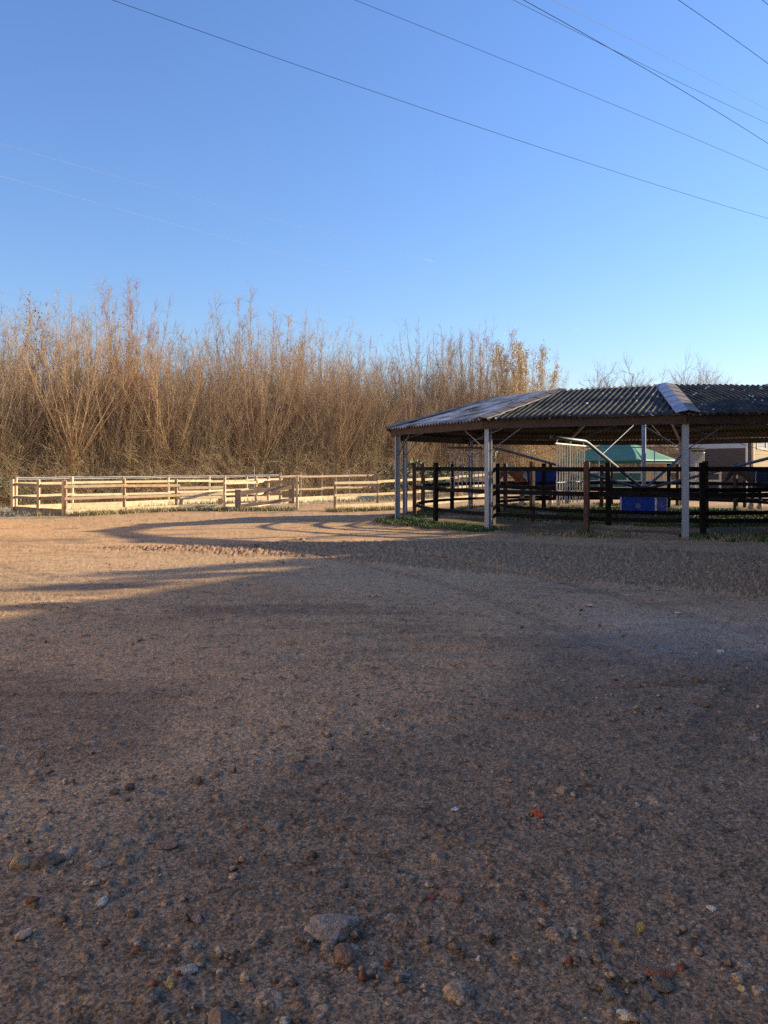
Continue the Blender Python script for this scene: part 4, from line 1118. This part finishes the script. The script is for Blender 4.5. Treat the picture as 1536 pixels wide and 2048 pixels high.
brush('front_saplings', 'thin pale brown shoots standing among the bare willows', 4200, (-1.2, 4), 2.6, 7.4, .18, M['brush'], 305, .0078, 7, M['leaf_rust'], .012, .06)
brush('saplings', 'dense thin brown saplings filling the thicket', 4600, (2.0, 11), 3.0, 9.0, .13, M['brush'], 302, .012, 6, M['leaf_rust'], .02, .07)
brush('deep_thicket', 'dark brown mass of stems at the back of the thicket', 3200, (9, 17), 4.0, 9.0, .14, M['brush_dark'], 303, .017, 5, M['leaf_rust'], .03, .09)
brush('far_brushwood', 'low brown brushwood beyond the walker on the right', 2600, (8, 22), 1.2, 4.2, .35, M['brush_dark'], 304, .016, 5, M['leaf_orange'], .12, .10, 1090, 1560)

# ------------------------------------------------------------------ evergreen shrubs, ivy and rusty hedge
def shrub(name, label, c, rx, ry, h, n, leaf, lsize, seed, cat='shrub', stem=M['bark'], lean=.5):
    t = thing(name, (c[0], c[1], gz(*c)), label, cat)
    rng = np.random.RandomState(seed); pts = []; st = []
    for _ in range(26):
        p = np.array([rng.normal(0, .25) * rx, rng.normal(0, .25) * ry, -.1]); d = norm(np.array([rng.normal(0, lean), rng.normal(0, lean), 1]))
        q, r = grow_stem(p, d, h * (.5 + .5 * rng.rand()), 4, .02, .006, .1, .15, rng); st += poly_segs(q, r)
    cl = [(rng.uniform(-1, 1) * rx, rng.uniform(-1, 1) * ry, h * (.12 + .78 * rng.rand()), .28 + .3 * rng.rand()) for _ in range(26)]
    for k in range(n):
        a = cl[rng.randint(len(cl))]; u = rng.normal(0, 1, 3); u = u / np.linalg.norm(u) * a[3] * rng.rand() ** .4
        z = max(.03, a[2] * (1 - .3 * ((a[0] / rx) ** 2)) + u[2] * .8)
        pts.append((a[0] + u[0] * rx * .6, a[1] + u[1] * ry * .6, z))
    V, Fq = seg_mesh(st, 4); np_mesh('stems', V, Fq, stem, parent=t)
    V, Fq = leaf_mesh(pts, lsize, rng); np_mesh('foliage', V, Fq, leaf, parent=t)
    return t
x, y = at(828, 47.0); shrub('evergreen_shrub', 'glossy green evergreen shrub behind the pens at the left edge of the pavilion', (x, y), 1.8, 1.2, 2.4, 2600, M['leaf_green'], .14, 71)
x, y = at(905, 48.5); shrub('evergreen_shrub', 'smaller dark green evergreen shrub seen through the hanging bar gate', (x, y), 1.2, .9, 2.1, 1200, M['leaf_green'], .14, 74)
x, y = at(12, 36.8); shrub('bramble_shrub', 'low green and yellow leaved bramble at the left edge beside the pens', (x, y), 1.3, .9, 1.5, 900, M['leaf_green'], .09, 72)
x, y = at(1345, 76); shrub('beech_hedge', 'rust orange beech hedge right of the green canopy', (x, y), 4.2, 1.8, 4.3, 5200, M['leaf_orange'], .24, 73, 'hedge')
x, y = at(1396, 52); shrub('beech_shrub', 'small golden brown shrub left of the hanging gate near the house', (x, y), .9, .8, 2.9, 1100, M['leaf_orange'], .15, 75, 'shrub')

# ------------------------------------------------------------------ green canopy
cn = at(1283, 55.5)                                   # near corner
d1 = np.array((-.80, .60)); d2 = np.array((.80, .60))   # along the shaded and the sunlit side
cw, cl_ = 6.3, 4.5
can = thing('garden_canopy', (cn[0], cn[1], 0), 'green fabric canopy tent with ridged roof beyond the walker', 'canopy')
A_ = np.array(cn); B_ = A_ + d2 * cl_; D_ = A_ + d1 * cw; C_ = B_ + d1 * cw
ze, zr = 2.05, 3.42
mid = (A_ + B_ + C_ + D_) / 4; r0 = mid - d2 * .2 - d1 * 1.0; r1 = mid + d2 * .2 + d1 * .2
def p3(p, z): return (float(p[0]), float(p[1]), z)
ov = .12
Ao, Bo, Co, Do = A_ - d1 * ov - d2 * ov, B_ - d1 * ov + d2 * ov, C_ + d1 * ov + d2 * ov, D_ + d1 * ov - d2 * ov
def sub_roof(name, tri, m):
    """a roof slope that sags a little between its edges"""
    n = 8; V = []; Fc = []
    P = [np.array(t) for t in tri]
    if len(P) == 3: P = [P[0], P[1], P[2], P[2]]
    for i in range(n + 1):
        for j in range(n + 1):
            u, v = i / n, j / n
            q = (P[0] * (1 - u) + P[1] * u) * (1 - v) + (P[3] * (1 - u) + P[2] * u) * v
            q = q - np.array([0, 0, .10 * math.sin(PI * u) * math.sin(PI * min(v * 1.2, 1))])
            V.append(q - np.array([cn[0], cn[1], 0]))
    idx = np.arange((n + 1) ** 2).reshape(n + 1, n + 1)
    Fq = np.stack([idx[:-1, :-1], idx[1:, :-1], idx[1:, 1:], idx[:-1, 1:]], -1).reshape(-1, 4)
    o = np_mesh(name, np.array(V), Fq, m, parent=can, smooth=True)
    so = o.modifiers.new('t', 'SOLIDIFY'); so.thickness = .012
rk0 = mid - d1 * 1.0; rk1 = mid + d1 * .9
sub_roof('roof_slope', [p3(Ao, ze), p3(Bo, ze), p3(rk0, zr)], M['canopy_green'])
sub_roof('roof_slope', [p3(Do, ze), p3(Ao, ze), p3(rk0, zr), p3(rk1, zr)], M['canopy_green'])
sub_roof('roof_slope', [p3(Co, ze), p3(Do, ze), p3(rk1, zr)], M['canopy_green'])
sub_roof('roof_slope', [p3(Bo, ze), p3(Co, ze), p3(rk1, zr), p3(rk0, zr)], M['canopy_green'])
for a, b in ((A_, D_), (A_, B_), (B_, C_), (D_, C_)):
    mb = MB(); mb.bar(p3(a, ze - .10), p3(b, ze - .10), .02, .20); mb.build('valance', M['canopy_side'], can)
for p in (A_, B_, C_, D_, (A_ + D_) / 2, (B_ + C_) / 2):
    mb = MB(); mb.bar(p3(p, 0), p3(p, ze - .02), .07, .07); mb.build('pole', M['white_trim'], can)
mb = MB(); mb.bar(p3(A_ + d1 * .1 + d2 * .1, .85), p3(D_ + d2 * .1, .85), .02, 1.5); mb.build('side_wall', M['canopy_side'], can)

# pale plank shelter beside the canopy
sh0 = np.array(at(1288, 57.5)); sh = thing('plank_shelter', (sh0[0], sh0[1], 0), 'small pale plank shelter beneath the right side of the green canopy', 'shelter')
for k in range(9):
    p = sh0 + np.array((.92, .38)) * .27 * k
    mb = MB(); mb.bar(p3(p, 0), p3(p, 1.75 - .02 * (k % 3)), .25, .03, up=(.38, -.92, 0)); mb.build('plank', M['cream_cladding'] if k % 3 else M['tan_wood'], sh)
mb = MB(); mb.bar(p3(sh0 - np.array((.1, .1)), 1.80), p3(sh0 + np.array((.92, .38)) * 2.3, 1.80), .5, .06); mb.build('roof', M['white_board'], sh)

# galvanised pipe frame
pf = thing('pipe_frame', (*at(1309, 41), 0), 'thin galvanised pipe frame standing in front of the green canopy', 'frame')
for px in (1197, 1309, 1366):
    x, y = at(px, 41); mb = MB(); mb.tube([(x, y, -.1), (x, y, 2.62)], .028, 8); mb.build('upright', M['dark_steel'], pf)
mb = MB(); mb.tube([(*at(1160, 41), 2.62), (*at(1368, 41), 2.62)], .028, 8); mb.build('top_pipe', M['dark_steel'], pf)

# ------------------------------------------------------------------ timber house on the right
hc = np.array(at(1506, 45.0)); h1 = np.array((-.62, .785)); h2 = np.array((.785, .62))
house = thing('timber_house', (hc[0], hc[1], 0), 'timber clad house with brown gable side and sunlit cream side with window', 'house')
HW, HL, HZ = 4.6, 9.0, 3.55
def hp3(u, v, z): p = hc + h1 * u + h2 * v; return (p[0], p[1], z)
def hbox(mb, u0, v0, z0, u1, v1, z1):
    mb.quad_prism([hp3(u0, v0, z0), hp3(u1, v0, z0), hp3(u1, v1, z0), hp3(u0, v1, z0)], [hp3(u0, v0, z1), hp3(u1, v0, z1), hp3(u1, v1, z1), hp3(u0, v1, z1)])
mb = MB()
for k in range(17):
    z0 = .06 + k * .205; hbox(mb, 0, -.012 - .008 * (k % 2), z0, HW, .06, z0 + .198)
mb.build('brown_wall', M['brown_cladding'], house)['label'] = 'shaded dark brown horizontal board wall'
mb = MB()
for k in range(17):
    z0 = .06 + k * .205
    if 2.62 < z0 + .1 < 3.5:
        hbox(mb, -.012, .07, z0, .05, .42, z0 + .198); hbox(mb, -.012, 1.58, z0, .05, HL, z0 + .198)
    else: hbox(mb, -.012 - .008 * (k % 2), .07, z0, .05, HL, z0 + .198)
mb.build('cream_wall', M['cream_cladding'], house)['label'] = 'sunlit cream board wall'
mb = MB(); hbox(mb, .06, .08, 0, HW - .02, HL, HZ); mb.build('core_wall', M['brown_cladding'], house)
mb = MB(); hbox(mb, -.05, -.05, .05, .07, .07, HZ); mb.build('corner_board', M['pale_wood'], house)
mb = MB(); hbox(mb, HW - .05, -.04, .05, HW + .05, .07, HZ); mb.build('corner_board', M['brown_cladding'], house)
mb = MB(); hbox(mb, .35, -.07, 2.70, HW - .6, -.025, 3.12); mb.build('white_band', M['white_board'], house)
mb = MB()
for a in ((.40, 2.60, .48, 3.46), (1.52, 2.60, 1.60, 3.46), (.48, 2.60, 1.52, 2.70), (.48, 3.38, 1.52, 3.46)): hbox(mb, -.04, a[0], a[1], .02, a[2], a[3])
win = mb.build('window', M['white_board'], house)
mb = MB(); hbox(mb, .0, .48, 2.70, .02, 1.52, 3.38); mb.build('pane', M['glass'], win)
mb = MB()
for k in range(7): hbox(mb, -.008, .49, 2.73 + .09 * k, -.002, 1.51, 2.77 + .09 * k)
mb.build('blind', M['white_board'], win)
mb = MB()
rA, rB = hp3(-.35, -.35, HZ + .02), hp3(HW + .35, -.35, HZ + .02); rM = hp3(HW / 2, -.35, HZ + .95)
rA2, rB2 = hp3(-.35, HL + .3, HZ + .02), hp3(HW + .35, HL + .3, HZ + .02); rM2 = hp3(HW / 2, HL + .3, HZ + .95)
up = lambda p: (p[0], p[1], p[2] + .12)
mb.quad_prism([rA, rM, up(rM), up(rA)], [rA2, rM2, up(rM2), up(rA2)]); mb.quad_prism([rM, rB, up(rB), up(rM)], [rM2, rB2, up(rB2), up(rM2)])
mb.build('roof', M['barn_roof'], house)
mb = MB(); mb.quad_prism([hp3(0, -.01, HZ), hp3(HW, -.01, HZ), hp3(HW / 2, -.01, HZ + .93)], [hp3(0, .06, HZ), hp3(HW, .06, HZ), hp3(HW / 2, .06, HZ + .93)]); mb.build('gable', M['brown_cladding'], house)
# galvanised lamp pole in front of the house
lx = at(1493, 40.0); lp = thing('lamp_pole', (lx[0], lx[1], 0), 'slim pale pole with small floodlight heads before the brown house wall', 'lamp')
mb = MB(); mb.tube([(lx[0], lx[1], -.1), (lx[0], lx[1], 2.95)], .045, 10); mb.build('pole', M['white_trim'], lp)
mb = MB(); mb.bar((lx[0] - .05, lx[1], 2.80), (lx[0] + .22, lx[1], 3.02), .06, .08); mb.bar((lx[0] - .16, lx[1] - .02, 2.92), (lx[0] - .02, lx[1], 2.78), .12, .10); mb.build('lamp_head', M['bar_steel'], lp)
mb = MB(); mb.bar((lx[0] - .42, lx[1], 1.62), (lx[0] + .02, lx[1], 1.50), .09, .05); mb.box(lx[0] - .08, lx[1] - .06, 1.46, lx[0] + .12, lx[1] + .06, 1.72); mb.build('bracket', M['white_trim'], lp)

# ------------------------------------------------------------------ barn along the right side of the yard, whose shadow lies over it
barn = thing('barn', (11, 6, 0), 'tall dark timber barn along the right side of the yard', 'barn')
BH = 5.05
fp = [(7.0, 9.6), (6.6, -14), (24, -14), (24, 12.5), (9.2, 12.5)]
mb = MB(); mb.quad_prism([(x, y, -.2) for x, y in fp][::-1], [(x, y, BH) for x, y in fp][::-1]); mb.build('wall', M['barn_wall'], barn)
lowp = [(6.2, 9.2), (5.8, -14.2), (24.2, -14.2), (24.2, 12.7), (9.0, 12.7)]
mb = MB(); mb.quad_prism([(x, y, BH + .004) for x, y in lowp][::-1], [(14.5, 6, BH + 1.5), (14.5, -10, BH + 1.5), (16.5, -10, BH + 1.5), (16.5, 8, BH + 1.5), (15, 8, BH + 1.5)][::-1]); mb.build('roof', M['barn_roof'], barn)
fl_ = [(16.8, 24.3), (9.9, 13.7), (9.3, 12.52), (23, 12.52), (24, 21)]
mb = MB(); mb.quad_prism([(x, y, -.2) for x, y in fl_][::-1], [(x, y, 5.0) for x, y in fl_][::-1]); mb.build('lean_to', M['barn_wall'], barn)
for i, (x, y, h) in enumerate(((9.6, 14.6, 5.9), (10.9, 16.6, 5.75), (12.3, 18.8, 6.0), (13.6, 20.8, 5.7), (15.0, 22.9, 5.9))):  # unseen shrubs added so the barn shadow gets a soft, leafy edge
    o = shrub('shadow_edge_shrub', 'tall dark evergreen hedge shrub added unseen by the barn to break its shadow edge', (x, y), 1.35, 1.0, h, 5200, M['leaf_green'], .17, 500 + i, 'hedge', lean=.12)
    o['group'] = 'evergreen shrubs added to break the barn shadow'
# ------------------------------------------------------------------ rendered stable block added left of the yard, unseen, to bounce warm light
refl = thing('reflector_block', (-11, -6, 0), 'long cream rendered stable block added unseen on the left to bounce warm light', 'reflector')
mb = MB(); mb.box(-16, -20, -.2, -8.2, 6.5, 6.6); mb.build('wall', M['cream_render'], refl)
mb = MB(); mb.quad_prism([(-7.9, -20.3, 6.604), (-16.3, -20.3, 6.604), (-12.2, -20.3, 8.6)], [(-7.9, 6.8, 6.604), (-16.3, 6.8, 6.604), (-12.2, 6.8, 8.6)]); mb.build('roof', M['barn_roof'], refl)
mb = MB(); mb.box(-22, 8.5, -.2, -14.6, 25.5, 6.0); mb.build('wing_wall', M['cream_render'], refl)  # second sunlit wall added to bounce light onto the far yard
mb = MB(); mb.quad_prism([(-14.3, 8.2, 6.004), (-22.3, 8.2, 6.004), (-18.3, 8.2, 7.8)], [(-14.3, 25.8, 6.004), (-22.3, 25.8, 6.004), (-18.3, 25.8, 7.8)]); mb.build('wing_roof', M['barn_roof'], refl)
for k in range(5):
    y0 = -18 + 4.6 * k
    mb = MB(); mb.box(-8.2, y0, 0, -8.14, y0 + 1.3, 2.2); mb.build('door', M['tan_wood'], refl)

# ------------------------------------------------------------------ overhead lines
def wire(p_l, p_m, p_r, hl, rad, m, label, group=None, hr=None):
    """a sagging line through three sighted bearings; hl height above the eye"""
    hr = hr or hl
    def pt(p, h): d = h * F / (935.0 - p[1]); return Vector(((p[0] - 768) / F * d, d, h + EYE))
    a = pt(p_l, hl); b = pt(p_r, hr)
    s = (p_m[0] - 768) / F                           # bearing of the middle sight
    t = (s * a.y - a.x) / ((b.x - a.x) - s * (b.y - a.y))
    ym = a.y + (b.y - a.y) * t; zm = (935.0 - p_m[1]) / F * ym + EYE
    zl = a.z + (b.z - a.z) * t
    k = (zm - zl) / (t * (1 - t)) if 0 < t < 1 else 0
    pts = []
    for i in range(41):
        q = -.9 + 2.4 * i / 40
        pts.append((a.x + (b.x - a.x) * q, a.y + (b.y - a.y) * q, a.z + (b.z - a.z) * q + k * q * (1 - q)))
    o = MB().tube(pts, rad, 6).build('power_line', m, None, smooth=True)
    tag(o, label, 'cable', group or 'overhead lines')
wire((225, 0), (900, 235), (1536, 437), 13, .0075, M['wire'], 'lowest dark power line crossing the whole sky')
wire((710, 0), (1200, 198), (1536, 340), 14.5, .0065, M['wire'], 'second lowest dark power line, starting at the top middle')
wire((1027, 0), (1300, 136), (1536, 247), 17, .007, M['wire'], 'thin faint power line crossing over the thick dark one')
wire((1047, 0), (1300, 143), (1536, 287), 14.5, .010, M['wire'], 'thickest dark power line crossing the upper right sky')
wire((1357, 0), (1450, 65), (1536, 127), 14.5, .009, M['wire'], 'dark power line in the upper right corner of the sky')
wire((1515, -8), (1527, 2), (1542, 14), 14.5, .009, M['wire'], 'short bit of dark line in the extreme top right corner')
wire((0, 287), (300, 372), (660, 470), 26, .010, M['pale_wire'], 'upper faint whitish line low in the left sky')
wire((0, 352), (500, 490), (940, 607), 24, .010, M['pale_wire'], 'lower faint whitish line slanting down to the trees')
wire((1105, 0), (1300, 98), (1480, 190), 24, .010, M['pale_wire'], 'faint whitish line above the thick dark power line')

# ------------------------------------------------------------------ light, sky, camera
EL = R(18.8); AZ = math.atan2(.931, .364)               # sun: to the right and a little ahead
sv = Vector((math.sin(AZ) * math.cos(EL), math.cos(AZ) * math.cos(EL), math.sin(EL)))
sun = bpy.data.lights.new('sun', 'SUN'); sun.energy = 5.0; sun.angle = R(.9); sun.color = (1, .87, .60)
so = bpy.data.objects.new('sun', sun); COL.objects.link(so); so.rotation_euler = sv.to_track_quat('Z', 'Y').to_euler()
w = bpy.data.worlds.new('World'); SC.world = w; w.use_nodes = True
N = w.node_tree.nodes; L = w.node_tree.links
sky = N.new('ShaderNodeTexSky'); sky.sky_type = 'NISHITA'; sky.sun_disc = False; sky.sun_elevation = EL; sky.sun_rotation = AZ
sky.air_density = 1.6; sky.dust_density = 0; sky.ozone_density = 6.6; sky.altitude = 50
tint = N.new('ShaderNodeMix'); tint.data_type = 'RGBA'; tint.blend_type = 'MULTIPLY'; tint.inputs[0].default_value = 1; tint.inputs[7].default_value = (.91, .835, 1, 1)
L.new(sky.outputs['Color'], tint.inputs[6]); L.new(tint.outputs[2], N['Background'].inputs['Color']); N['Background'].inputs['Strength'].default_value = .118
cam = bpy.data.cameras.new('camera'); co = bpy.data.objects.new('camera', cam); COL.objects.link(co)
cam.sensor_fit = 'HORIZONTAL'; cam.sensor_width = 36; cam.lens = 36 * F / 1536.
cam.shift_y = -89 / 1536.; cam.clip_start = .05; cam.clip_end = 3000
co.location = (0, 0, EYE); co.rotation_euler = (PI / 2, 0, 0)
SC.camera = co
SC.render.resolution_x = 768; SC.render.resolution_y = 1024
vs = SC.view_settings; vs.view_transform = 'Standard'; vs.look = 'None'; vs.exposure = 1.0; vs.gamma = 1; vs.use_curve_mapping = False
SC.cycles.max_bounces = 6; SC.cycles.use_denoising = False
bpy.context.view_layer.update()
